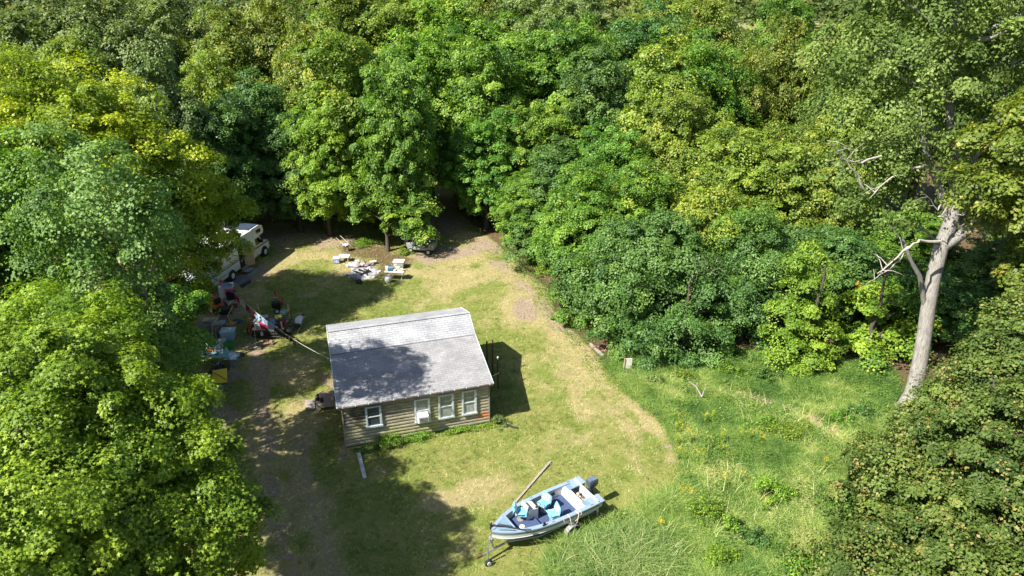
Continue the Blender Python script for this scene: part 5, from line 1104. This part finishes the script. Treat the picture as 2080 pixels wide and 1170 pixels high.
# ------------------------------------------------------------------ trees
near=dict(sp=11,lv=40)
def at(px,py,D): p=dp(px,py,D); return p.x,p.y,p.z
makeproto('A',101,15,6,1.5,rc=.95,sp=9,lv=30,leaf=.21,maxc=300)
makeproto('B',102,15,6,1.2,rc=.88,sp=9,lv=30,leaf=.21,maxc=330)
makeproto('C',103,15,6,2.0,rc=1.0,sp=10,lv=32,leaf=.22,maxc=270)
makeproto('D',104,15,5,1.5,'tall',rc=.85,sp=9,lv=30,leaf=.21,maxc=300)
makeproto('E',105,8,4,.5,rc=.65,sp=9,lv=30,leaf=.15,maxc=280)
makeproto('F',106,8,3.6,.4,rc=.6,sp=9,lv=28,leaf=.14,maxc=300)
makeproto('G',107,14,6.5,2.5,rc=.9,sp=8,lv=26,leaf=.22,maxc=300,fill=.35,spread=.36)
PR=dict(A=('A',15,6),B=('B',15,6),C=('C',15,6),D=('D',15,5),E=('E',8,4),F=('F',8,3.6),G=('G',14,6.5))
# (px,py of crown top, distance, radius, palette, form, kind, label)
FOREST=[
(412,205,54.5,4.6,'dgreen','B','maple_tree','dark maple added directly behind the parked motorhome to shade the clearing'),  # added to throw shade across the back of the clearing
(690,75,61,6.6,'ygreen','A','maple_tree','yellow topped maple left of the forest path, tallest behind the fire pit'),
(640,215,57,4.2,'lime','B','maple_tree','bright lime maple spilling down the left flank of the yellow topped maple'),
(785,140,57,4.6,'green','C','maple_tree','mid green maple hanging over the small bare-trunked tree by the fire pit'),
(860,70,67,6.5,'green2','B','maple_tree','fresh green maple straight behind the start of the forest path'),
(965,95,64,5.8,'green','A','maple_tree','rounded green maple just right of the dark forest path, upper crown'),
(985,245,59,4.3,'green','C','maple_tree','maple whose low boughs overhang the right side of the forest path'),
(1060,70,71,7,'green2','C','maple_tree','light green maple right of centre below the top of the picture'),
(1170,50,70,6.6,'green','B','maple_tree','large green maple right of the picture centre with a pointed top'),
(1215,130,62,5.6,'dgreen','A','maple_tree','deep green maple in front of the pointed large green maple'),
(1100,210,60,5,'green2','B','maple_tree','fresh green maple above the far bend of the lawn'),
(1345,105,58,5.4,'olive','D','maple_tree','tall olive tinted maple right of centre with sunlit shoulders'),
(1290,45,74,7,'blue','A','maple_tree','bluish green maple rising behind the tall olive tinted maple'),
(1430,100,65,5.8,'green2','C','maple_tree','fresh green maple right of the bluish green maple'),
(1385,190,54,4.6,'olive','A','maple_tree','olive maple standing before the tall olive tinted maple'),
(1250,260,54,4.6,'green','B','maple_tree','green maple halfway up the slope of crowns above the brush pile'),
(1480,250,50,5.2,'olive','B','maple_tree','yellowish olive maple left of the grassy gap in the wood'),
(1580,290,47,4.8,'olive','C','maple_tree','yellowish olive maple straight below the grassy gap'),
(1670,280,48,5,'olive','A','maple_tree','yellowish olive maple touching the giant oak\'s dead branches'),
(1130,300,54,4.6,'dgreen','D','maple_tree','dark green narrow maple above the tan end of the lawn'),
(1075,350,54,3.8,'green','B','maple_tree','green maple at the corner where the lawn meets the forest path side'),
(1190,340,47,4.3,'green2','C','maple_tree','fresh green maple over the right hand lawn edge'),
(1310,340,45,4.6,'green2','A','maple_tree','fresh green maple behind the dark bush with yellow tips'),
(1420,350,44,4.2,'olive','E','maple_tree','sunlit olive maple above the dead twiggy shrub'),
(1515,410,42,4.0,'green','F','maple_tree','green maple behind the feathery blue green trees'),
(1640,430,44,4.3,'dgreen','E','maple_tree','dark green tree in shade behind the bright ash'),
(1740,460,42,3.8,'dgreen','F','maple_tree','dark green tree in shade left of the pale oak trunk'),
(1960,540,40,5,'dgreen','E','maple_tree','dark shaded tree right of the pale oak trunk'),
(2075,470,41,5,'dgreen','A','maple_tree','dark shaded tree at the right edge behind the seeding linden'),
(1865,430,46,5,'green','B','maple_tree','green tree seen through the boughs behind the pale oak trunk'),
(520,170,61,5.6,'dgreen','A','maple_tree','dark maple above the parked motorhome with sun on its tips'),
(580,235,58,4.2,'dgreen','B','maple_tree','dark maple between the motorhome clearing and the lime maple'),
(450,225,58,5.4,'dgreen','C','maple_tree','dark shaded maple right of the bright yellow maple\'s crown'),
(440,45,74,7.6,'gold','G','locust_tree','golden olive tree left of top centre, widest of its kind'),
(555,20,76,7,'gold','G','locust_tree','golden olive tree right beside the widest golden olive tree'),
(625,70,70,5.2,'gold','G','locust_tree','smaller golden olive tree touching the yellow topped maple'),
(400,130,66,5.4,'olive','G','locust_tree','olive tree below the widest golden olive tree'),
(290,118,53,4.0,'greyg','D','ash_tree','pale grey green tree rising behind the bright yellow maple'),
(200,10,72,8.4,'greyg','G','ash_tree','wide grey green tree near the top left corner'),
(320,5,82,7.8,'greyg','A','ash_tree','grey green tree with dark hollows near the top left'),
(60,30,70,8,'greyg','C','ash_tree','grey green tree in the top left corner'),
(40,120,55,6.4,'olive','B','locust_tree','olive tree at the left edge above the bright yellow maple'),
(150,110,55,5.6,'olive','G','locust_tree','olive tree between the left edge and the pale grey green tree'),
(690,-10,90,8,'gold','A','locust_tree','distant golden tree at the top edge above the yellow topped maple'),
(790,-12,88,7.6,'olive','B','locust_tree','distant olive tree at the top edge left of centre'),
(890,5,86,7.2,'ygreen','C','maple_tree','distant yellow green tree at the top edge just left of centre'),
(960,0,92,7.4,'gold','G','locust_tree','distant tan olive tree at the top edge near centre'),
(1060,-12,95,8,'greyg','A','ash_tree','distant grey green tree at the top edge just right of centre'),
(1140,0,86,7,'greyg','B','ash_tree','distant grey green tree behind the pointed large green maple'),
(1370,5,88,7.4,'olive','C','locust_tree','distant olive tree at the top edge behind the fresh green maple'),
(1470,20,84,6.6,'gold','G','locust_tree','distant tan tree left of the golden tree with a dark trunk'),
(1590,60,70,5.0,'gold','G','oak_tree','golden olive oak with a dark trunk above the grassy gap'),
(1530,130,66,4.2,'gold','G','oak_tree','smaller golden oak left of the grassy gap'),
(1610,0,96,7,'green','A','maple_tree','distant green tree at the top edge above the golden oak'),
(1705,70,70,5.6,'olive','G','oak_tree','olive oak right of the grassy gap'),
(1740,190,56,4.4,'olive','C','oak_tree','olive oak left of the giant oak\'s crown'),
(1800,20,62,6.6,'oak','G','oak_tree','dull green oak behind the giant oak\'s left side'),
(1960,-30,60,7,'oak','A','oak_tree','dull green oak behind the giant oak\'s top'),
]
k_=0
for px_,py_,D,r_,p_,f_,nm,lb in FOREST:
    x,y,z=at(px_,py_,D); z-=.5; key,H0,R0=PR[f_]; k_+=1
    tree(nm,lb,nm.replace('_',' '),(x,y),z,r_*.83,p_,0,'trees of the wood around the clearing',proto=PR[f_],rz=k_*2.399%6.283)
# --- trees close enough to show their leaves
def blob(px_,py_,D,rx,rz_=None,ry=None,base=(0,0)):
    x,y,z=at(px_,py_,D); rx*=.80; return (x-base[0],y-base[1],z-.15*rx,rx,ry or rx,(rz_ or rx)*.9)
def big(nm,lb,base,H,p,seed,blobs,r0,top=None,bk=None,**kw):
    L=[blob(*b,base=base) if len(b)==4 else blob(b[0],b[1],b[2],b[3],b[4],base=base) for b in blobs]
    return tree(nm,lb,nm.replace('_',' '),base,H,1,p,seed,'trees of the wood around the clearing',lobes=L,r0=r0,top=top,bk=bk,**kw)
# lime maple in the lower left, two crowns
big('maple_tree','big lime green maple filling the lower left corner',(-12.6,15.2),12.5,'bright',201,
 [(110,810,17.6,2.7),(230,870,17.4,2.4),(60,930,16,2.6),(190,1000,16,2.5),(310,960,17,2.1),(370,1060,16.5,1.9),(150,1120,14.6,2.3),(290,1150,15,2.2),(30,1080,14,2.2),(415,975,17.8,1.0,.8),(430,1070,16.8,1.4),(20,790,18.4,2.4),(300,890,17.8,1.4),(410,1150,16,1.4)],.34,
 rc=.55,leaf=.125,gap=.72,maxc=640,fill=.14,sp=11,lv=40,star=True)
big('maple_tree','lime maple left of the yard clutter, just above the lower left maple',(-16.5,23),9.5,'bright',202,
 [(70,690,22,2.2),(180,710,21.5,2.1),(270,790,21.2,1.6),(300,850,21,1.0),(20,780,21.5,2.2),(170,810,21,2.2)],.3,
 rc=.6,leaf=.13,gap=.72,maxc=340,fill=.12,sp=10,lv=38,star=True)
big('poplar_tree','pale green poplar with shimmering leaves in front of the bright yellow maple',(-15.4,26.6),16,'poplar',203,
 [(135,325,25.5,.7,1.6),(125,410,25.3,1.4,1.6),(200,430,25.2,1.5,1.7),(95,480,25.5,1.3,1.3),(190,530,25.3,2.0,1.7),(270,500,25.5,1.3,1.4),(225,630,25.5,1.9,1.6),(310,640,25.8,1.2,1.5),(160,610,25,1.4,1.3),(330,715,26.2,1.0,1.1),(230,370,25.0,1.4,1.5),(300,440,25.2,1.1,1.3)],.2,
 rc=.6,leaf=.12,gap=.82,maxc=300,sp=9,lv=28,fill=.3,spread=.42,upb=.35,bk=barkpale,aspect=.85)
big('maple_tree','dark green maple added for shade at the left edge between the lime and the bright yellow maple',(-21.3,29.3),13.5,'green',216,  # added to shade the sunlit gap left of the cabin
 [(20,400,29.3,2.6),(-30,500,29,2.8),(60,500,29.5,2.0),(20,600,28.5,2.4)],.25,rc=.7,leaf=.13,maxc=220,sp=10,lv=32)
big('maple_tree','bright yellow maple on the left overhanging the motorhome',(-25.5,41),16,'yellow',204,
 [(80,230,39,3.6),(200,260,39,3.4),(300,320,39.5,3.0),(380,370,40.5,2.4),(60,330,38,3.4),(330,440,40,2.8),(390,480,41,2.0),(380,560,40,2.0),(250,330,38,3.0),(478,500,42.5,1.0,.75),(430,435,41.5,2.0),(440,480,42,1.2),(350,620,38.5,1.9),(400,430,42,1.9),(10,420,37,3.2)],.4,
 rc=.78,leaf=.17,gap=.68,maxc=620,sp=10,lv=32,star=True,fill=.12)
big('maple_tree','shaded green maple behind the yard clutter on the left',(-20.5,34.5),8,'green',205,
 [(345,690,33,1.6),(325,760,31.5,1.6),(365,610,37,1.4),(365,800,31.5,.9)],.2,rc=.65,leaf=.14,maxc=160,sp=12,lv=36)
# centre and right
big('small_tree','small maple with a bare lower trunk beside the fire pit',(-10.1,53.5),6.4,'green2',206,
 [(700,385,55,1.7,1.1),(760,410,54.5,1.8,1.1),(820,435,53.5,1.5,1.0),(670,400,56,1.1,.8),(840,470,52.5,.9,.7),(850,410,55,1.2,.9)],.16,rc=.6,leaf=.15,maxc=120,sp=12,lv=36,upb=.9)
big('bush_tree','dark bushy tree with yellowing tips at the right lawn edge',(8.6,39.5),8,'dgreen',207,
 [(1330,500,39.5,2.3),(1260,570,39,2.1),(1220,630,38.5,1.6),(1380,560,39.5,1.9),(1180,560,41.5,1.7),(1300,650,38,1.9),(1270,500,41.5,1.8)],.2,rc=.62,leaf=.13,maxc=360,sp=12,lv=38)
big('bush_tree','green bushy tree where the lawn narrows above the brush pile',(6.0,42.5),7.5,'green',208,
 [(1150,500,44,1.8),(1190,460,44.5,1.8),(1165,590,42.5,1.4),(1200,520,43,1.8),(1130,450,47,1.6),(1160,640,41,.9)],.16,rc=.6,leaf=.13,maxc=230,sp=12,lv=36)
big('locust_tree','feathery blue green tree drooping over the white board',(10.2,37.2),6.5,'blue',209,
 [(1310,690,36.6,1.6,1.3),(1380,660,37.2,1.8,1.6),(1440,600,38.5,1.9,1.8),(1450,680,37.5,1.6,1.3),(1270,690,36.6,.9,.9),(1390,720,36.4,1.3,.8)],.15,rc=.7,leaf=.17,maxc=200,sp=11,lv=34,aspect=.38,droop=.35)
big('locust_tree','feathery blue green tree left of the bright ash',(14.3,39),7.5,'blue',210,
 [(1540,530,39.5,2.0,2.0),(1500,600,39,1.7,1.6),(1590,560,40,1.7,1.8),(1560,650,38.6,1.4,1.3),(1480,540,40.5,1.5)],.16,rc=.75,leaf=.17,maxc=150,sp=12,lv=34,aspect=.42,droop=.3)
big('ash_tree','bright lime ash standing alone at the meadow edge',(17.3,35.8),7.6,'ash',211,
 [(1645,550,37,1.2,1.5),(1635,620,36.5,1.6,1.5),(1650,690,36,1.5,1.3),(1620,720,35.6,1.2,1.0),(1665,750,35.4,1.0,.7),(1600,660,36.5,1.0,1.0)],.13,rc=.65,leaf=.17,maxc=120,sp=12,lv=32,aspect=.45,droop=.2)
big('bush_tree','layered light green young tree just left of the pale oak trunk',(21,36.5),7,'green2',212,
 [(1790,610,38,1.6,1.1),(1800,680,37,1.6,1.0),(1770,740,36,1.2,.8),(1830,770,35.5,1.2,.8),(1840,640,38,1.4,1.2)],.14,rc=.7,leaf=.17,maxc=110,sp=12,lv=34,upb=1.0)
big('bush_tree','green bushes crowding the dark gap behind the bright ash',(18.5,41),6,'green',213,
 [(1700,560,41.5,1.7),(1740,620,41,1.4),(1690,640,41.5,1.4)],.12,rc=.75,leaf=.16,maxc=70,sp=11,lv=34)
big('linden_tree','dark linden with tan seed tufts filling the lower right corner',(17.8,20.2),10,'linden',214,
 [(1915,860,25,2.2),(1990,800,24,2.2),(2060,740,23.5,2.2),(1860,930,23.5,2.0),(1960,900,22,2.6),(1790,1000,21.5,1.9),(1880,1040,20.5,2.2),(2000,1060,19.5,2.6),(1800,1110,19.5,1.9),(2080,880,20.5,2.6),(1750,1160,18.5,1.4),(1920,1160,18,2.2),(1790,930,24,1.2),(2090,640,25,1.3)],.3,
 rc=.66,leaf=.125,gap=.62,maxc=620,sp=10,lv=36,fill=.12,aspect=.72,droop=.25)
big('maple_tree','golden green maple bough tree at the right edge beside the oak trunk',(23.5,28.5),16.6,'gold',215,
 [(2060,330,28.5,1.9,1.6),(2010,390,28.5,1.5,1.1),(2090,420,28.5,1.8,1.2),(2110,260,29,2.0,1.8),(2130,520,28,2.0,1.8)],.26,
 rc=.75,leaf=.16,maxc=130,sp=12,lv=38)
# the giant oak with its bare leaning trunk
base=gp(1842,838); bx,by=base.x,base.y
t=thing('giant_oak','giant oak with a pale bare leaning trunk and dead boughs on the right','oak tree',(bx,by,0),0,'trees of the wood around the clearing')
def rel(px_,py_,D): x,y,z=at(px_,py_,D); return Vector((x-bx,y-by,z))
tp=[Vector((0,0,-.1)),rel(1856,795,by+.1),rel(1868,740,by+.3),rel(1878,680,by+.5),rel(1886,620,by+.7),rel(1897,560,by+.9),rel(1912,500,by+1.1),rel(1932,450,by+1.3),rel(1940,380,by+1.6),rel(1935,300,by+1.9),rel(1930,210,by+2.2),rel(1935,100,by+2.6)]
mb=MB(); mb.tube(tp,[.52,.41,.37,.35,.34,.335,.345,.33,.26,.22,.18,.12],18)
for k in range(6):
    a=k*1.05; mb.tube([tp[0]+Vector((math.cos(a)*.75,math.sin(a)*.75,-.05)),tp[0]+Vector((math.cos(a)*.42,math.sin(a)*.42,.35)),tp[1]+Vector((math.cos(a)*.2,math.sin(a)*.2,0))],[.14,.2,.2],8)
mb.tube([tp[6],rel(1960,470,by+1.2),rel(1985,430,by+1.3),rel(2010,330,by+1.5),rel(2040,200,by+2)],[.36,.3,.25,.2,.1],10)
mb.tube([tp[4]+Vector((-.2,0,0)),rel(1868,560,by+.5),rel(1850,530,by+.3),rel(1835,490,by+.2),rel(1800,450,by+.4)],[.13,.11,.09,.07,.03],8)
mb.tube([tp[7],rel(1900,360,by+1.4),rel(1870,270,by+1.6),rel(1840,160,by+2)],[.2,.17,.13,.06],8)
mb.tube([tp[8],rel(1980,330,by+2.2),rel(2030,240,by+2.8),rel(2060,120,by+3)],[.2,.16,.12,.06],8)
ok=[(1900,60,by+3,2.8),(1820,120,by+2.5,2.5),(1990,80,by+3.5,2.8),(2050,180,by+4,2.6),(1780,210,by+2,2.1),(1880,200,by+2.2,2.3),(1990,230,by+4,1.7),(1760,330,by+1.4,1.5),(1830,310,by+1.6,1.6),(1740,100,by+3,1.9),(1960,-60,by+4,3.0),(1800,400,by+1.2,1.4,1.2),(1850,-30,by+3.5,2.6),(2080,20,by+4.5,2.8),(2060,330,by+5,2.4),(1700,180,by+3,1.3),(1740,400,by+1.3,.9,.9)]
L=[blob(*b,base=(bx,by)) if len(b)==4 else blob(b[0],b[1],b[2],b[3],b[4],base=(bx,by)) for b in ok]
V,F,T,cl=crown(301,L,rc=.72,sp=8,lv=28,leaf=.17,gap=.84,maxc=420,fill=.25,spread=.42,upb=.25,aspect=.6)
o=link(bpy.data.objects.new('crown',rawmesh('crown',V,F,T,PAL['oak']))); o.parent=t
g=random.Random(9); idx=list(range(len(cl))); g.shuffle(idx)
for j in idx[:34]:
    e=Vector(cl[j]); a=min(tp[6:],key=lambda q:(q-e).length+abs(q.z-e.z+2.0)); m=a.lerp(e,.5)+Vector((g.uniform(-.4,.4),g.uniform(-.4,.4),g.uniform(0,.7)))
    mb.tube([a,m,e],[.09,.055,.015],5,False)
mb.build('trunk',barkpale,t,True,fixn=False)
def dead(pts,r,seed,ntw=5):
    g=random.Random(seed); P=[rel(*q) for q in pts]; m=MB(); n=len(P)
    # finer, slightly crooked
    Q=[]
    for a,b in zip(P[:-1],P[1:]):
        for s in range(3): Q.append(a.lerp(b,s/3)+Vector([g.uniform(-.05,.05) for _ in range(3)]))
    Q.append(P[-1]); m.tube(Q,[r*(1-.8*i/(len(Q)-1)) for i in range(len(Q))],7)
    for k in range(ntw):
        i=g.randint(len(Q)//2,len(Q)-1); d=Vector([g.uniform(-1,1),g.uniform(-.4,.4),g.uniform(-.6,1)]).normalized()*g.uniform(.4,1.0)
        m.tube([Q[i],Q[i]+d*.5+Vector((0,0,.08)),Q[i]+d],[r*.3,r*.2,.006],5,False)
    m.build('dead_branch',deadwood,t,True,fixn=False)
dead([(1912,492,by-0.20),(1870,488,by-0.50),(1845,500,by-0.80),(1815,530,by-1.10),(1782,555,by-1.30)],.075,1,6)
dead([(1845,500,by-0.80),(1825,530,by-0.90),(1808,545,by-1.00),(1776,568,by-1.20)],.05,2,3)
dead([(1880,335,by+0.30),(1840,345,by+0.00),(1800,370,by-0.30),(1766,403,by-0.70)],.06,3,3)
dead([(1754,382,by-0.70),(1735,345,by-0.90),(1710,320,by-1.00),(1680,286,by-1.20)],.05,4,3)
dead([(1790,318,by-0.40),(1750,330,by-0.60),(1722,325,by-0.80),(1700,318,by-0.90)],.045,5,8)
dead([(1984,432,by-0.10),(1960,437,by-0.20),(1935,436,by-0.40),(1905,440,by-0.60)],.07,6,5)
dead([(1920,405,by-0.10),(1905,425,by-0.20),(1885,400,by-0.40)],.04,7,4)
dead([(1870,270,by+0.10),(1868,255,by+0.00),(1872,235,by-0.10)],.04,8,3)
# dead twiggy shrub among the feathery trees
p=gp(1395,690); t=thing('dead_shrub','leafless grey twiggy shrub among the feathery blue green trees','shrub',(p.x,p.y-.6,0))
g=random.Random(4); mb=MB()
for k in range(26):
    a=g.uniform(0,6.28); e=Vector((math.cos(a)*g.uniform(.2,1.3),math.sin(a)*g.uniform(.2,.8)-.3,g.uniform(4.2,6.2))); m=e*.55+Vector((g.uniform(-.2,.2),0,.3))
    mb.tube([(0,0,0),m,e],[.035,.02,.005],4,False)
    for q in range(5):
        s=m.lerp(e,g.random()); mb.tube([s,s+Vector((g.uniform(-.5,.5),g.uniform(-.4,.3),g.uniform(0,.5)))],[.01,.003],3,False)
mb.build('branch',deadwood,t,fixn=False)
# distant woodland and the wood around the frame, plus unseen trees added for shade
V=[];F=[];T=[];n0=0;g=np.random.default_rng(88)
P=[]
def clear(x,y):
    if 8<y<66 and -24<x<24: return False
    if y<96: # inside the view cone belongs to the single trees
        s=x/max(y,1)
        if abs(s)<.80 and y>14: return False
        if y<10 and abs(x)<16: return False
    if 95<y<170 and .20<x/y<.52: return False
    return True
for _ in range(5200):
    x=g.uniform(-260,260); y=g.uniform(-40,360)
    if abs(x)>60+.75*max(y,0) or not clear(x,y): continue
    P.append((x,y))
keep=[]
for q in P:
    if all((q[0]-k[0])**2+(q[1]-k[1])**2>(6.2 if q[1]<110 else 7.5)**2 for k in keep[-700:]): keep.append(q)
keep=[(-23.3,19.5),(-23.6,24.0),(-24.6,28.0),(-31,33),(-34,38),(-32,26),(-37,22),(-25,13),(-41,44)]+keep  # leading entries: unseen trees added left of the frame to shade the yard
for i_,(x,y) in enumerate(keep):
    far=y>95; H=(16.5,16.5,15.5)[i_] if i_<3 else 12.5 if i_<9 else g.uniform(11,15.5) if far else g.uniform(11,14.5); Rr=3.4 if i_<3 else g.uniform(3.8,5.5)
    nl=3200 if i_<3 else 700 if not far else (520 if y<180 else 260); ls=.30 if i_<3 else .55 if y<110 else (.8 if y<180 else 1.2)
    nc=26; d=norm(g.normal(size=(nc,3))); d[:,2]=np.abs(d[:,2])*.9-.25; cc=d*np.array([Rr*.8,Rr*.8,H*.38])+[x,y,H*.6]
    j=g.integers(0,nc,nl); q=norm(g.normal(size=(nl,3)));q[:,2]=np.abs(q[:,2])
    C=cc[j]+q*g.uniform(.6,1.6,(nl,1))*np.array([1,1,.7]); Nn=norm(q+[0,0,.5]+g.normal(size=(nl,3))*.3)
    v,f=leafquads(C,Nn,g.uniform(.7,1.3,nl)*ls,.8,g=g); V.append(v);F.append(f+n0);n0+=len(v)
    T.append(np.clip(g.normal(.35,.10)+g.normal(0,.15,nl)+ (0 if g.random()>.35 else .3),0,1))
o=link(bpy.data.objects.new('far_forest',rawmesh('far_forest',np.concatenate(V),np.concatenate(F),np.concatenate(T),leafmat('far_leaves',[(0,(.035,.070,.016)),(.45,(.085,.130,.030)),(.75,(.17,.19,.05)),(1,(.26,.21,.07))],.3,.6,.3,0,0))))
tag(o,'unbroken woodland stretching away behind the nearer trees, with unseen trees added at the left for shade','forest',kind='stuff')
